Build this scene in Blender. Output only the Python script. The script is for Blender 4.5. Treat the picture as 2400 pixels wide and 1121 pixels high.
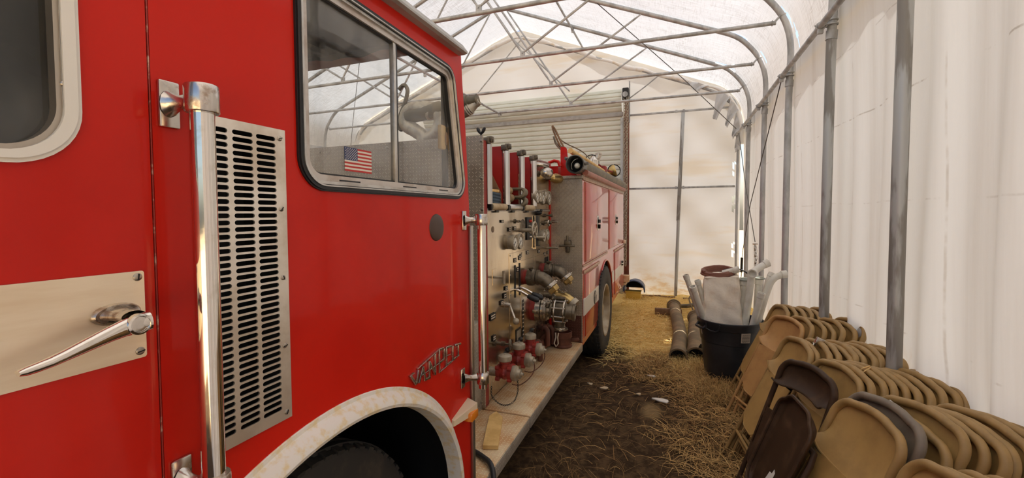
import bpy, bmesh, math, random
import numpy as np
from mathutils import Vector, Matrix
from mathutils.geometry import tessellate_polygon

for _o in list(bpy.data.objects):
    bpy.data.objects.remove(_o)
SC = bpy.context.scene
COL = SC.collection
R = math.radians
random.seed(7)
rng = np.random.default_rng(11)

# ------------------------------------------------------------------ camera, sky, sun, exposure
cam_d = bpy.data.cameras.new('camera')
cam_d.sensor_width = 36.0
cam_d.lens = 36.0 * 1025.34 / 2400.0
cam_d.shift_y = -(560.5 - 537.75) / 2400.0
cam_d.clip_start = 0.02
cam = bpy.data.objects.new('camera', cam_d)
COL.objects.link(cam)
cam.matrix_world = Matrix(((0.936585, -0.005649, 0.350394, 0.0),
                           (0.350363, 0.036059, -0.93592, 0.0),
                           (-0.007348, 0.999334, 0.035751, 1.72),
                           (0, 0, 0, 1)))
SC.camera = cam

world = bpy.data.worlds.new('sky')
SC.world = world
world.use_nodes = True
wn = world.node_tree
sky = wn.nodes.new('ShaderNodeTexSky')
sky.sky_type = 'NISHITA'
sky.sun_disc = False
sky.sun_elevation = R(58)
sky.sun_rotation = R(55)
sky.air_density = 1.0
sky.dust_density = 2.5
wn.links.new(sky.outputs[0], wn.nodes['Background'].inputs[0])
wn.nodes['Background'].inputs[1].default_value = 0.13

sun_d = bpy.data.lights.new('sun', 'SUN')
sun_d.energy = 9.0
sun_d.angle = R(0.6)
sun_d.color = (1.0, 0.955, 0.88)
sun = bpy.data.objects.new('sun', sun_d)
COL.objects.link(sun)
sun.location = (2, 4, 13)
sun.rotation_euler = Vector((-0.17, -0.24, -0.955)).to_track_quat('-Z', 'Y').to_euler()

SC.view_settings.view_transform = 'Standard'
SC.view_settings.look = 'None'
SC.view_settings.exposure = 0.84
SC.view_settings.gamma = 1.0
SC.view_settings.use_curve_mapping = False
cy = SC.cycles
cy.max_bounces = 9
cy.diffuse_bounces = 6
cy.glossy_bounces = 4
cy.transmission_bounces = 4
cy.transparent_max_bounces = 8
cy.sample_clamp_indirect = 8.0
cy.caustics_reflective = False
cy.caustics_refractive = False
cy.use_denoising = True

# ------------------------------------------------------------------ mesh helpers
ORG = {}


def org(o):
    while o is not None:
        if o.name in ORG:
            return ORG[o.name]
        o = o.parent
    return Vector((0, 0, 0))


def tag(o, label=None, cat=None, group=None, kind=None):
    if label: o['label'] = label
    if cat: o['category'] = cat
    if group: o['group'] = group
    if kind: o['kind'] = kind
    return o


def empty(name, loc, label=None, cat=None, group=None, kind=None):
    o = bpy.data.objects.new(name, None)
    o.empty_display_size = 0.1
    COL.objects.link(o)
    o.location = loc
    ORG[o.name] = Vector(loc)
    return tag(o, label, cat, group, kind)


class MB:
    def __init__(s):
        s.v = []; s.f = []; s.m = []

    def add(s, vs, fs, mi=0):
        b = len(s.v)
        s.v += [tuple(p) for p in vs]
        s.f += [tuple(i + b for i in q) for q in fs]
        s.m += [mi] * len(fs)
        return s

    def box(s, x0, x1, y0, y1, z0, z1, mi=0, bev=0.0, mat=None):
        x0, x1 = min(x0, x1), max(x0, x1); y0, y1 = min(y0, y1), max(y0, y1); z0, z1 = min(z0, z1), max(z0, z1)
        if bev > 0:
            bev = min(bev, .45 * min(x1 - x0, y1 - y0, z1 - z0))
            bm = bmesh.new()
            bmesh.ops.create_cube(bm, size=1.0)
            for v in bm.verts:
                v.co = Vector((x0 + (v.co.x + .5) * (x1 - x0), y0 + (v.co.y + .5) * (y1 - y0), z0 + (v.co.z + .5) * (z1 - z0)))
            bmesh.ops.bevel(bm, geom=bm.edges[:], offset=bev, segments=2, affect='EDGES', profile=.5)
            bm.verts.index_update()
            vs = [v.co.copy() for v in bm.verts]
            fs = [[v.index for v in f.verts] for f in bm.faces]
            bm.free()
        else:
            vs = [Vector(p) for p in ((x0, y0, z0), (x1, y0, z0), (x1, y1, z0), (x0, y1, z0), (x0, y0, z1), (x1, y0, z1), (x1, y1, z1), (x0, y1, z1))]
            fs = [(0, 3, 2, 1), (4, 5, 6, 7), (0, 1, 5, 4), (1, 2, 6, 5), (2, 3, 7, 6), (3, 0, 4, 7)]
        if mat is not None:
            vs = [mat @ v for v in vs]
        return s.add(vs, fs, mi)

    def bar(s, a, b, w, h, mi=0, up=(0, 0, 1), bev=0.0):
        """a box from a to b, w wide across and h along `up`."""
        a, b = Vector(a), Vector(b)
        d = b - a; L = d.length; d.normalize()
        u = Vector(up); x = d.cross(u)
        if x.length < 1e-5: x = d.cross(Vector((1, 0, 0)))
        x.normalize(); u = x.cross(d)
        m = Matrix(((d.x, x.x, u.x, a.x), (d.y, x.y, u.y, a.y), (d.z, x.z, u.z, a.z), (0, 0, 0, 1)))
        return s.box(0, L, -w / 2, w / 2, -h / 2, h / 2, mi, bev, m)

    def tube(s, path, r, n=10, mi=0, cap=True, closed=False):
        P = [Vector(p) for p in path]
        k = len(P)
        rs = r if isinstance(r, (list, tuple)) else [r] * k
        T = []
        for i in range(k):
            a = P[(i - 1) % k] if (closed or i > 0) else P[i]
            b = P[(i + 1) % k] if (closed or i < k - 1) else P[i]
            t = (b - a)
            T.append(t.normalized() if t.length > 1e-9 else Vector((0, 0, 1)))
        up = Vector((0, 0, 1)) if abs(T[0].z) < .9 else Vector((1, 0, 0))
        N = (up - T[0] * up.dot(T[0])).normalized()
        vs = []
        for i in range(k):
            N = (N - T[i] * N.dot(T[i]))
            N = N.normalized() if N.length > 1e-6 else T[i].orthogonal().normalized()
            B = T[i].cross(N)
            for j in range(n):
                a = 2 * math.pi * j / n
                vs.append(P[i] + rs[i] * (math.cos(a) * N + math.sin(a) * B))
        fs = []
        for i in range(k if closed else k - 1):
            i2 = (i + 1) % k
            for j in range(n):
                j2 = (j + 1) % n
                fs.append((i * n + j, i * n + j2, i2 * n + j2, i2 * n + j))
        if cap and not closed:
            fs.append(tuple(reversed(range(n))))
            fs.append(tuple((k - 1) * n + j for j in range(n)))
        return s.add(vs, fs, mi)

    def cyl(s, a, b, r0, r1=None, n=16, mi=0, cap=True):
        return s.tube([a, b], [r0, r0 if r1 is None else r1], n, mi, cap)

    def lathe(s, o, axis, prof, n=20, mi=0, cap=True):
        """prof: (distance along axis, radius) pairs."""
        o = Vector(o); d = Vector(axis).normalized()
        N = d.orthogonal().normalized()
        if abs(d.z) < .9:
            N = (Vector((0, 0, 1)) - d * d.z).normalized()
        B = d.cross(N)
        vs = []
        for (h, r) in prof:
            for j in range(n):
                a = 2 * math.pi * j / n
                vs.append(o + d * h + r * (math.cos(a) * N + math.sin(a) * B))
        fs = []
        for i in range(len(prof) - 1):
            for j in range(n):
                j2 = (j + 1) % n
                fs.append((i * n + j, i * n + j2, (i + 1) * n + j2, (i + 1) * n + j))
        if cap:
            fs.append(tuple(reversed(range(n))))
            fs.append(tuple((len(prof) - 1) * n + j for j in range(n)))
        return s.add(vs, fs, mi)

    def sphere(s, c, r, n=14, mi=0, sc=(1, 1, 1)):
        c = Vector(c); vs = []; m = n // 2
        for i in range(m + 1):
            ph = math.pi * i / m
            for j in range(n):
                a = 2 * math.pi * j / n
                vs.append(c + Vector((r * sc[0] * math.sin(ph) * math.cos(a), r * sc[1] * math.sin(ph) * math.sin(a), r * sc[2] * math.cos(ph))))
        fs = []
        for i in range(m):
            for j in range(n):
                j2 = (j + 1) % n
                fs.append((i * n + j, (i + 1) * n + j, (i + 1) * n + j2, i * n + j2))
        return s.add(vs, fs, mi)

    def torus(s, c, axis, Rr, r, n=24, m=8, mi=0):
        c = Vector(c); d = Vector(axis).normalized(); N = d.orthogonal().normalized(); B = d.cross(N)
        path = [c + Rr * (math.cos(2 * math.pi * i / n) * N + math.sin(2 * math.pi * i / n) * B) for i in range(n)]
        return s.tube(path, r, m, mi, closed=True)

    def plate(s, outer, holes, axis, c0, c1, mi=0, mi_edge=None):
        """2D polygon with holes, extruded from c0 to c1 along axis. X: (y,z)  Y: (x,z)  Z: (x,y)"""
        def to3(p, c):
            return {'X': (c, p[0], p[1]), 'Y': (p[0], c, p[1]), 'Z': (p[0], p[1], c)}[axis]
        loops = [list(outer)] + [list(h) for h in holes]
        flat = [p for l in loops for p in l]
        tris = tessellate_polygon([[Vector((p[0], p[1], 0)) for p in l] for l in loops])
        n = len(flat)
        vs = [to3(p, c0) for p in flat] + [to3(p, c1) for p in flat]
        fs = [tuple(t) for t in tris] + [tuple(i + n for i in reversed(t)) for t in tris]
        s.add(vs, fs, mi)
        ed = []; k = 0; b = len(s.v) - 2 * n
        for l in loops:
            for i in range(len(l)):
                a, c = k + i, k + (i + 1) % len(l)
                ed.append((a + b, c + b, c + n + b, a + n + b))
            k += len(l)
        s.f += ed; s.m += [mi if mi_edge is None else mi_edge] * len(ed)
        return s

    def grid(s, fn, nu, nv, mi=0, thick=None):
        """fn(u, v) -> point, u and v in 0..1; thick: offset vector function or None"""
        vs = [fn(i / nu, j / nv) for i in range(nu + 1) for j in range(nv + 1)]
        W = nv + 1
        fs = [(i * W + j, (i + 1) * W + j, (i + 1) * W + j + 1, i * W + j + 1) for i in range(nu) for j in range(nv)]
        if thick is None:
            return s.add(vs, fs, mi)
        n = len(vs); t = Vector(thick)
        vs2 = vs + [Vector(p) + t for p in vs]
        fs2 = fs + [tuple(i + n for i in reversed(q)) for q in fs]
        rim = [i * W for i in range(nu + 1)] + [nu * W + j for j in range(1, W)] + [i * W + nv for i in range(nu - 1, -1, -1)] + [j for j in range(nv - 1, 0, -1)]
        for a, b in zip(rim, rim[1:] + rim[:1]):
            fs2.append((a, b, b + n, a + n))
        return s.add(vs2, fs2, mi)

    def mesh(s, name, mats, o=Vector((0, 0, 0)), smooth=True, fix=True):
        me = bpy.data.meshes.new(name)
        me.from_pydata([(p[0] - o[0], p[1] - o[1], p[2] - o[2]) for p in s.v], [], s.f)
        if fix:
            bm = bmesh.new(); bm.from_mesh(me)
            bmesh.ops.recalc_face_normals(bm, faces=bm.faces[:])
            bm.to_mesh(me); bm.free()
        for m in (mats if isinstance(mats, (list, tuple)) else [mats]):
            me.materials.append(m)
        if len(me.polygons) == len(s.m):
            me.polygons.foreach_set('material_index', s.m)
        if smooth:
            me.polygons.foreach_set('use_smooth', [True] * len(me.polygons))
            me.set_sharp_from_angle(angle=R(38))
        me.update()
        return me

    def build(s, name, mats, parent=None, smooth=True, label=None, origin=None, fix=True):
        o0 = org(parent) if parent is not None else Vector(origin or (0, 0, 0))
        me = s.mesh(name, mats, o0, smooth, fix)
        o = bpy.data.objects.new(name, me)
        COL.objects.link(o)
        if parent is not None:
            o.parent = parent
        else:
            o.location = o0
            ORG[o.name] = Vector(o0)
        if label: o['label'] = label
        return o


def arc(cx, cy, r, a0, a1, n):
    return [(cx + r * math.cos(R(a0 + (a1 - a0) * i / n)), cy + r * math.sin(R(a0 + (a1 - a0) * i / n))) for i in range(n + 1)]


def inset(poly, d):
    """offset a convex counter-clockwise polygon inward by d"""
    n = len(poly); out = []
    for i in range(n):
        p0, p1, p2 = Vector(poly[i - 1]), Vector(poly[i]), Vector(poly[(i + 1) % n])
        d1 = (p1 - p0).normalized(); d2 = (p2 - p1).normalized()
        n1 = Vector((-d1.y, d1.x)); n2 = Vector((-d2.y, d2.x))
        k = 1 + n1.dot(n2)
        out.append(tuple(p1 + (n1 + n2) * (d / k)))
    return out


def rounded(poly, r, seg=8):
    n = len(poly); out = []
    rs = r if isinstance(r, (list, tuple)) else [r] * n
    for i in range(n):
        p0, p1, p2 = Vector(poly[i - 1]), Vector(poly[i]), Vector(poly[(i + 1) % n])
        a = (p0 - p1).normalized(); b = (p2 - p1).normalized()
        ang = a.angle(b); t = rs[i] / math.tan(ang / 2)
        A = p1 + a * t; B = p1 + b * t
        bis = (a + b).normalized(); c = p1 + bis * (rs[i] / math.sin(ang / 2))
        va = A - c; vb = B - c
        th = va.angle(vb); sgn = 1 if va.x * vb.y - va.y * vb.x > 0 else -1
        for k in range(seg + 1):
            t2 = sgn * th * k / seg
            out.append((c.x + va.x * math.cos(t2) - va.y * math.sin(t2), c.y + va.x * math.sin(t2) + va.y * math.cos(t2)))
    return out


def stadium(y0, y1, z0, z1, seg=4):
    r = (z1 - z0) / 2; zc = (z0 + z1) / 2
    return arc(y1 - r, zc, r, -90, 90, seg) + arc(y0 + r, zc, r, 90, 270, seg)


# ------------------------------------------------------------------ materials
def newmat(name):
    m = bpy.data.materials.new(name); m.use_nodes = True
    nt = m.node_tree
    return m, nt, nt.nodes['Principled BSDF']


def nd(nt, t, **kw):
    n = nt.nodes.new(t)
    for k, v in kw.items():
        setattr(n, k, v)
    return n


def mth(nt, op, a, b=None, c=None, clamp=False):
    n = nt.nodes.new('ShaderNodeMath'); n.operation = op; n.use_clamp = clamp
    for i, x in enumerate((a, b, c)):
        if x is None: continue
        if isinstance(x, (int, float)): n.inputs[i].default_value = x
        else: nt.links.new(x, n.inputs[i])
    return n.outputs[0]


def noise_(nt, scale, detail=4, rough=.55, stretch=(1, 1, 1), dist=0.0, off=(0, 0, 0)):
    tc = nd(nt, 'ShaderNodeTexCoord'); mp = nd(nt, 'ShaderNodeMapping')
    mp.inputs['Scale'].default_value = stretch
    mp.inputs['Location'].default_value = off
    nt.links.new(tc.outputs['Object'], mp.inputs[0])
    n = nd(nt, 'ShaderNodeTexNoise')
    n.inputs['Scale'].default_value = scale; n.inputs['Detail'].default_value = detail
    n.inputs['Roughness'].default_value = rough; n.inputs['Distortion'].default_value = dist
    nt.links.new(mp.outputs[0], n.inputs['Vector'])
    return n.outputs['Fac']


def remap(nt, x, a, b, c=0.0, d=1.0, smooth=True):
    n = nd(nt, 'ShaderNodeMapRange')
    n.interpolation_type = 'SMOOTHSTEP' if smooth else 'LINEAR'
    for i, v in ((1, a), (2, b), (3, c), (4, d)):
        n.inputs[i].default_value = v
    nt.links.new(x, n.inputs[0])
    return n.outputs[0]


def mixc(nt, fac, a, b):
    n = nd(nt, 'ShaderNodeMix', data_type='RGBA')
    if isinstance(fac, (int, float)): n.inputs['Factor'].default_value = fac
    else: nt.links.new(fac, n.inputs['Factor'])
    for k, x in (('A', a), ('B', b)):
        s = [i for i in n.inputs if i.name == k and i.type == 'RGBA'][0]
        if isinstance(x, tuple): s.default_value = (*x, 1) if len(x) == 3 else x
        else: nt.links.new(x, s)
    return [o for o in n.outputs if o.type == 'RGBA'][0]


def bump(nt, bsdf, h, strength=.3, dist=.002):
    b = nd(nt, 'ShaderNodeBump'); b.inputs['Strength'].default_value = strength; b.inputs['Distance'].default_value = dist
    nt.links.new(h, b.inputs['Height']); nt.links.new(b.outputs[0], bsdf.inputs['Normal'])


def M(name, col, rough=.5, metal=0.0, col2=None, ns=6.0, thr=(.42, .68), stretch=(1, 1, 1), rough2=None, bs=None, bstr=.3, bdist=.002,
      coat=0.0, spec=None, detail=5):
    m, nt, p = newmat(name)
    p.inputs['Metallic'].default_value = metal
    p.inputs['Roughness'].default_value = rough
    if spec is not None: p.inputs['Specular IOR Level'].default_value = spec
    if coat:
        p.inputs['Coat Weight'].default_value = coat; p.inputs['Coat Roughness'].default_value = .06
    if col2 is not None:
        f = remap(nt, noise_(nt, ns, detail, .6, stretch), thr[0], thr[1])
        nt.links.new(mixc(nt, f, col, col2), p.inputs['Base Color'])
        if rough2 is not None:
            nt.links.new(mth(nt, 'ADD', mth(nt, 'MULTIPLY', f, rough2 - rough), rough), p.inputs['Roughness'])
    else:
        p.inputs['Base Color'].default_value = (*col, 1)
    if bs:
        bump(nt, p, noise_(nt, bs, 4, .6, stretch), bstr, bdist)
    return m


def diamond(name, axes, col, col2, pitch=.025, metal=.45, rough=.42, dirt=(.40, .72), bst=.9):
    m, nt, p = newmat(name)
    tc = nd(nt, 'ShaderNodeTexCoord'); sx = nd(nt, 'ShaderNodeSeparateXYZ')
    nt.links.new(tc.outputs['Object'], sx.inputs[0])
    u = mth(nt, 'DIVIDE', sx.outputs[axes[0]], pitch); v = mth(nt, 'DIVIDE', sx.outputs[axes[1]], pitch)
    fu = mth(nt, 'SUBTRACT', mth(nt, 'FRACT', u), .5); fv = mth(nt, 'SUBTRACT', mth(nt, 'FRACT', v), .5)
    par = mth(nt, 'FLOORED_MODULO', mth(nt, 'ADD', mth(nt, 'FLOOR', u), mth(nt, 'FLOOR', v)), 2.0)
    a = mth(nt, 'MULTIPLY', mth(nt, 'ADD', fu, fv), .7071); b = mth(nt, 'MULTIPLY', mth(nt, 'SUBTRACT', fu, fv), .7071)
    d = mth(nt, 'SUBTRACT', b, a); dp = mth(nt, 'MULTIPLY', d, par)
    lo = mth(nt, 'ADD', a, dp); sh = mth(nt, 'SUBTRACT', b, dp)
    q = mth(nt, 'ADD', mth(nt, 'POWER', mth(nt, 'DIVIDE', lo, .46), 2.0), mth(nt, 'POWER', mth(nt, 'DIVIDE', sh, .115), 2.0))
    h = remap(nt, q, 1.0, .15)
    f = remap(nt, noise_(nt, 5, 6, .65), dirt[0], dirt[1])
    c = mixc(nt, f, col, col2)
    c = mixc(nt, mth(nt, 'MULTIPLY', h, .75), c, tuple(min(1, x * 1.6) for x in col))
    nt.links.new(c, p.inputs['Base Color'])
    p.inputs['Metallic'].default_value = metal
    p.inputs['Roughness'].default_value = rough
    bump(nt, p, h, bst, .004)
    return m


def fabric(name, col, trans, fac=.5, builder=None):
    m = bpy.data.materials.new(name); m.use_nodes = True
    nt = m.node_tree
    nt.nodes.remove(nt.nodes['Principled BSDF'])
    out = nt.nodes['Material Output']
    df = nd(nt, 'ShaderNodeBsdfDiffuse'); tr = nd(nt, 'ShaderNodeBsdfTranslucent'); mx = nd(nt, 'ShaderNodeMixShader')
    mx.inputs[0].default_value = fac
    nt.links.new(df.outputs[0], mx.inputs[1]); nt.links.new(tr.outputs[0], mx.inputs[2]); nt.links.new(mx.outputs[0], out.inputs[0])
    df.inputs[0].default_value = (*col, 1); tr.inputs[0].default_value = (*trans, 1)
    if builder:
        k, hgt = builder(nt)          # k: colour multiplier as a colour output, hgt: bump height
        for b, base in ((df, col), (tr, trans)):
            n = nd(nt, 'ShaderNodeMix', data_type='RGBA', blend_type='MULTIPLY')
            n.inputs['Factor'].default_value = 1.0
            A, B = [i for i in n.inputs if i.type == 'RGBA'][:2]
            A.default_value = (*base, 1); nt.links.new(k, B)
            nt.links.new([o for o in n.outputs if o.type == 'RGBA'][0], b.inputs[0])
        if hgt is not None:
            bn = nd(nt, 'ShaderNodeBump'); bn.inputs['Strength'].default_value = .5; bn.inputs['Distance'].default_value = .01
            nt.links.new(hgt, bn.inputs['Height'])
            nt.links.new(bn.outputs[0], df.inputs['Normal']); nt.links.new(bn.outputs[0], tr.inputs['Normal'])
    return m


def fab_roof(nt):
    fib = remap(nt, noise_(nt, 9, 6, .75, (.35, 9, .35)), .44, .66)
    fib2 = remap(nt, noise_(nt, 11, 6, .75, (6, .35, 6)), .46, .70)
    big = remap(nt, noise_(nt, .5, 3, .5), .35, .7)
    f = mth(nt, 'MULTIPLY', mth(nt, 'ADD', mth(nt, 'MULTIPLY', fib, .5), mth(nt, 'MULTIPLY', fib2, .4)), mth(nt, 'ADD', mth(nt, 'MULTIPLY', big, .7), .3), None, True)
    return mixc(nt, f, (1, 1, 1), (.36, .31, .26)), noise_(nt, 7, 3)


def fab_side(nt):
    tc = nd(nt, 'ShaderNodeTexCoord'); sx = nd(nt, 'ShaderNodeSeparateXYZ'); nt.links.new(tc.outputs['Object'], sx.inputs[0])
    st = remap(nt, noise_(nt, 2.2, 5, .6, (1, 2.5, .10)), .42, .78)
    c = mixc(nt, mth(nt, 'MULTIPLY', st, .5), (1, 1, 1), (.78, .73, .68))
    # dirty seam lines along the length, a handful of heights
    for zc, am in ((1.02, .30), (1.78, .22), (2.42, .5), (2.95, .3)):
        wob = mth(nt, 'MULTIPLY', mth(nt, 'SUBTRACT', noise_(nt, 1.3, 3), .5), .05)
        dz = mth(nt, 'ABSOLUTE', mth(nt, 'SUBTRACT', mth(nt, 'ADD', sx.outputs[2], wob), zc))
        ln = mth(nt, 'MULTIPLY', remap(nt, dz, .007, .002), remap(nt, noise_(nt, 5, 4, .7, (1, 1, 1), 0, (zc, 3, 0)), .48, .60))
        c = mixc(nt, mth(nt, 'MULTIPLY', ln, am), c, (.35, .28, .22))
    # vertical grime where the cloth rubs the posts
    for yc in (2.78, 4.02, 5.40, 6.85):
        wob = mth(nt, 'MULTIPLY', mth(nt, 'SUBTRACT', noise_(nt, 1.1, 3), .5), .06)
        dy = mth(nt, 'ABSOLUTE', mth(nt, 'SUBTRACT', mth(nt, 'ADD', sx.outputs[1], wob), yc))
        ln = mth(nt, 'MULTIPLY', remap(nt, dy, .010, .002), remap(nt, noise_(nt, 3, 4, .7), .40, .62))
        c = mixc(nt, mth(nt, 'MULTIPLY', ln, .42), c, (.50, .40, .30))
    rust = mth(nt, 'MULTIPLY', remap(nt, noise_(nt, 6, 4, .6, (1, 1, .5)), .62, .74), remap(nt, sx.outputs[2], 1.1, .6))
    c = mixc(nt, mth(nt, 'MULTIPLY', rust, .4), c, (.72, .45, .20))
    return c, noise_(nt, 6, 4, .6, (1, 1, .4))


def fab_back(nt):
    tc = nd(nt, 'ShaderNodeTexCoord'); sx = nd(nt, 'ShaderNodeSeparateXYZ'); nt.links.new(tc.outputs['Object'], sx.inputs[0])
    rot = nd(nt, 'ShaderNodeMapping'); rot.inputs['Rotation'].default_value = (0, R(-38), 0); rot.inputs['Scale'].default_value = (.5, 1, 3.2)
    nt.links.new(tc.outputs['Object'], rot.inputs[0])
    n = nd(nt, 'ShaderNodeTexNoise'); n.inputs['Scale'].default_value = 1.4; n.inputs['Detail'].default_value = 5
    nt.links.new(rot.outputs[0], n.inputs['Vector'])
    c = mixc(nt, mth(nt, 'MULTIPLY', remap(nt, n.outputs['Fac'], .50, .72), .55), (1, 1, 1), (.94, .80, .60))
    low = mth(nt, 'MULTIPLY', remap(nt, sx.outputs[2], .75, .05), remap(nt, noise_(nt, 4, 5, .65, (1, 1, 2.5)), .40, .66))
    c = mixc(nt, mth(nt, 'MULTIPLY', low, .75), c, (.80, .52, .22))
    sp = remap(nt, noise_(nt, 9, 4, .7), .70, .80)
    c = mixc(nt, mth(nt, 'MULTIPLY', sp, .5), c, (.45, .34, .24))
    return c, n.outputs['Fac']


mat_roof = fabric('roof_fabric', (.89, .895, .895), (.365, .375, .395), .38, fab_roof)
mat_side = fabric('side_fabric', (.865, .87, .865), (.35, .36, .37), .33, fab_side)
mat_back = fabric('back_fabric', (.87, .87, .86), (.34, .348, .355), .33, fab_back)

mat_galv = M('galvanized_steel', (.50, .505, .50), .45, .35, (.32, .32, .31), 7, (.38, .66), (1, 1, .35), .55, 30, .15)
mat_galv2 = M('weathered_galvanized', (.46, .47, .46), .45, .35, (.27, .255, .23), 5, (.46, .54), (1.5, 1.5, .22), .6, 25, .15)
mat_rusty = M('rust_red_steel', (.22, .06, .03), .6, .0, (.12, .035, .02), 5, bs=40)
mat_slat = M('door_slat_paint', (.74, .76, .66), .5, 0, (.60, .61, .50), 4, stretch=(.4, 1, 2))
mat_guide = M('grey_door_guide', (.55, .57, .55), .45, .3, (.42, .42, .40), 8)
mat_cable = M('steel_cable', (.12, .11, .10), .5, .6)
mat_red = M('red_truck_paint', (.60, .017, .008), .35, 0, (.52, .013, .006), 2.0, coat=.22, spec=.12)
mat_red_body = M('red_body_paint', (.52, .03, .015), .28, 0, (.46, .025, .012), 1.6, coat=.7, spec=.3)
mat_red_dull = M('red_valve_paint', (.34, .03, .02), .5, 0, (.22, .025, .02), 14)
mat_chrome = M('chrome', (.78, .74, .68), .08, 1.0, (.62, .56, .48), 30, (.5, .8), rough2=.22)
mat_worn = M('worn_chrome', (.62, .58, .53), .22, 1.0, (.34, .24, .17), 26, (.52, .70), rough2=.5)
mat_alu = M('aluminium_frame', (.66, .65, .62), .34, .9, (.50, .47, .43), 12, rough2=.5)
mat_roller = M('aluminium_roller', (.62, .60, .57), .32, .9, (.50, .47, .43), 9, stretch=(1, 1, .2))
mat_brushed = M('brushed_plate', (.95, .82, .63), .42, .85, (.84, .68, .48), 8, (.4, .7), (1, .25, 2), .46, 90, .06)
mat_panel = M('stainless_panel', (.70, .61, .48), .20, 1.0, (.44, .36, .26), 2.6, (.40, .74), (1, 1.6, .6), .34, 60, .04)
mat_grille = M('grille_plate', (.86, .80, .71), .38, .9, (.66, .57, .46), 7, rough2=.46)
mat_black = M('black_rubber', (.012, .012, .013), .45)
mat_dark = M('dark_interior', (.010, .009, .009), .85)
mat_cabin = M('grey_cab_lining', (.055, .053, .050), .85, 0, (.035, .034, .032), 6)
mat_tire = M('tire_rubber', (.028, .026, .023), .75, 0, (.075, .060, .042), 9, (.48, .75), bs=40, bstr=.4)
mat_rim = M('cream_rim_paint', (.46, .39, .28), .35, .3, (.34, .26, .16), 8)
mat_white = M('white_fender_paint', (.80, .76, .69), .35, 0, (.76, .62, .38), 30, (.46, .64), rough2=.5, detail=8)
mat_ring = M('cream_window_ring', (.80, .77, .70), .35, 0, (.58, .44, .28), 20, (.60, .76))
mat_stripe = M('white_stripe', (.70, .66, .58), .4)
mat_trim = M('dull_trim_metal', (.48, .43, .36), .35, .9, (.26, .22, .18), 5, stretch=(1, 1, .15), rough2=.5)
mat_gutter = M('grey_gutter_paint', (.42, .42, .40), .5, .2, (.33, .32, .30), 9)
mat_roofred = M('faded_red_roof', (.36, .12, .09), .6, 0, (.24, .06, .05), 6)
mat_brass = M('brass', (.58, .42, .17), .35, 1.0, (.38, .27, .12), 14, rough2=.5)
mat_cast = M('cast_valve_metal', (.19, .155, .11), .42, .8, (.10, .08, .058), 16, rough2=.6, bs=70, bstr=.2)
mat_silver = M('polished_coupling', (.60, .56, .50), .25, 1.0, (.40, .34, .27), 16, rough2=.45)
mat_capgrey = M('pale_cap_metal', (.48, .42, .32), .5, .5, (.32, .27, .20), 18)
mat_black_metal = M('black_metal', (.02, .018, .016), .4, .3)
mat_brown_iron = M('brown_iron', (.16, .055, .03), .55, .2, (.09, .035, .02), 10)
mat_amber = M('amber_lens', (.75, .22, .015), .2, 0, coat=.6)
mat_lens_body = M('cream_lamp_body', (.72, .60, .42), .4)
mat_gauge = M('gauge_face', (.72, .70, .62), .35)
mat_ink = M('gauge_ink', (.03, .03, .03), .5)
mat_redink = M('red_indicator', (.6, .03, .01), .35)
mat_flag_red = M('flag_red', (.50, .035, .03), .6)
mat_flag_white = M('flag_cream', (.74, .68, .58), .6)
mat_flag_blue = M('flag_blue', (.03, .05, .14), .6)
mat_wood = M('pale_wood', (.78, .52, .20), .65, 0, (.64, .39, .13), 9, (.4, .65), (1, 1, 1), bs=30)
mat_oldwood = M('brown_wood', (.24, .13, .06), .65, 0, (.15, .08, .035), 10)
mat_hose = M('tan_canvas_hose', (.36, .24, .12), .8, 0, (.24, .15, .075), 20, bs=80)
mat_hose_dark = M('dark_suction_hose', (.115, .095, .058), .55, 0, (.20, .155, .085), 6, stretch=(1, 1, 1), bs=30)
mat_hose_old = M('weathered_suction_hose', (.17, .12, .06), .7, 0, (.29, .20, .10), 5, bs=30)
mat_pole = M('red_painted_pole', (.40, .14, .09), .5, 0, (.30, .10, .06), 12)
mat_cableb = M('black_cable', (.015, .016, .018), .45)
mat_tan = M('tan_chair_paint', (.38, .232, .078), .5, .0, (.28, .168, .054), 7, (.40, .70), rough2=.56, bs=120, bstr=.08)
mat_tan2 = M('tan_chair_seat', (.47, .288, .092), .50, .0, (.36, .215, .068), 5, (.40, .70), rough2=.58, bs=120, bstr=.08)
mat_rust_chair = M('rusty_tan_paint', (.52, .29, .10), .52, 0, (.42, .22, .075), 6, bs=100, bstr=.08)
mat_dkchair = M('dark_brown_chair', (.050, .026, .013), .5, .0, (.10, .055, .028), 8, (.48, .74), rough2=.6, spec=.25)
mat_grychair = M('grey_brown_chair', (.22, .175, .125), .5, .0, (.16, .125, .09), 7)
mat_bin = M('black_bin_plastic', (.016, .018, .022), .42, 0, (.030, .032, .036), 5)
mat_sack = M('white_woven_sack', (.86, .78, .66), .8, 0, (.76, .64, .50), 4, bs=18, bstr=.6, bdist=.01)
mat_pvc = M('white_pvc', (.78, .76, .68), .35, 0, (.66, .62, .52), 5)
mat_pvcgrn = M('pale_green_cap', (.42, .44, .38), .5)
mat_brownhose = M('brown_rubber_hose', (.22, .09, .06), .5)
mat_label = M('paper_label', (.72, .62, .48), .6)
mat_paper = M('white_paper', (.82, .78, .70), .7)
mat_blue = M('blue_plastic', (.035, .07, .16), .4)
mat_blue2 = M('faded_blue_cloth', (.05, .08, .11), .8, 0, (.03, .045, .06), 9)
mat_yellow = M('yellow_crate_plastic', (.62, .40, .06), .5)
mat_bark = M('pale_chip', (.62, .48, .30), .7)
mat_signal = M('spotlight_glass', (.75, .72, .66), .1, .6)
mat_tag_pink = M('pink_tag', (.45, .20, .26), .6)

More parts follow.
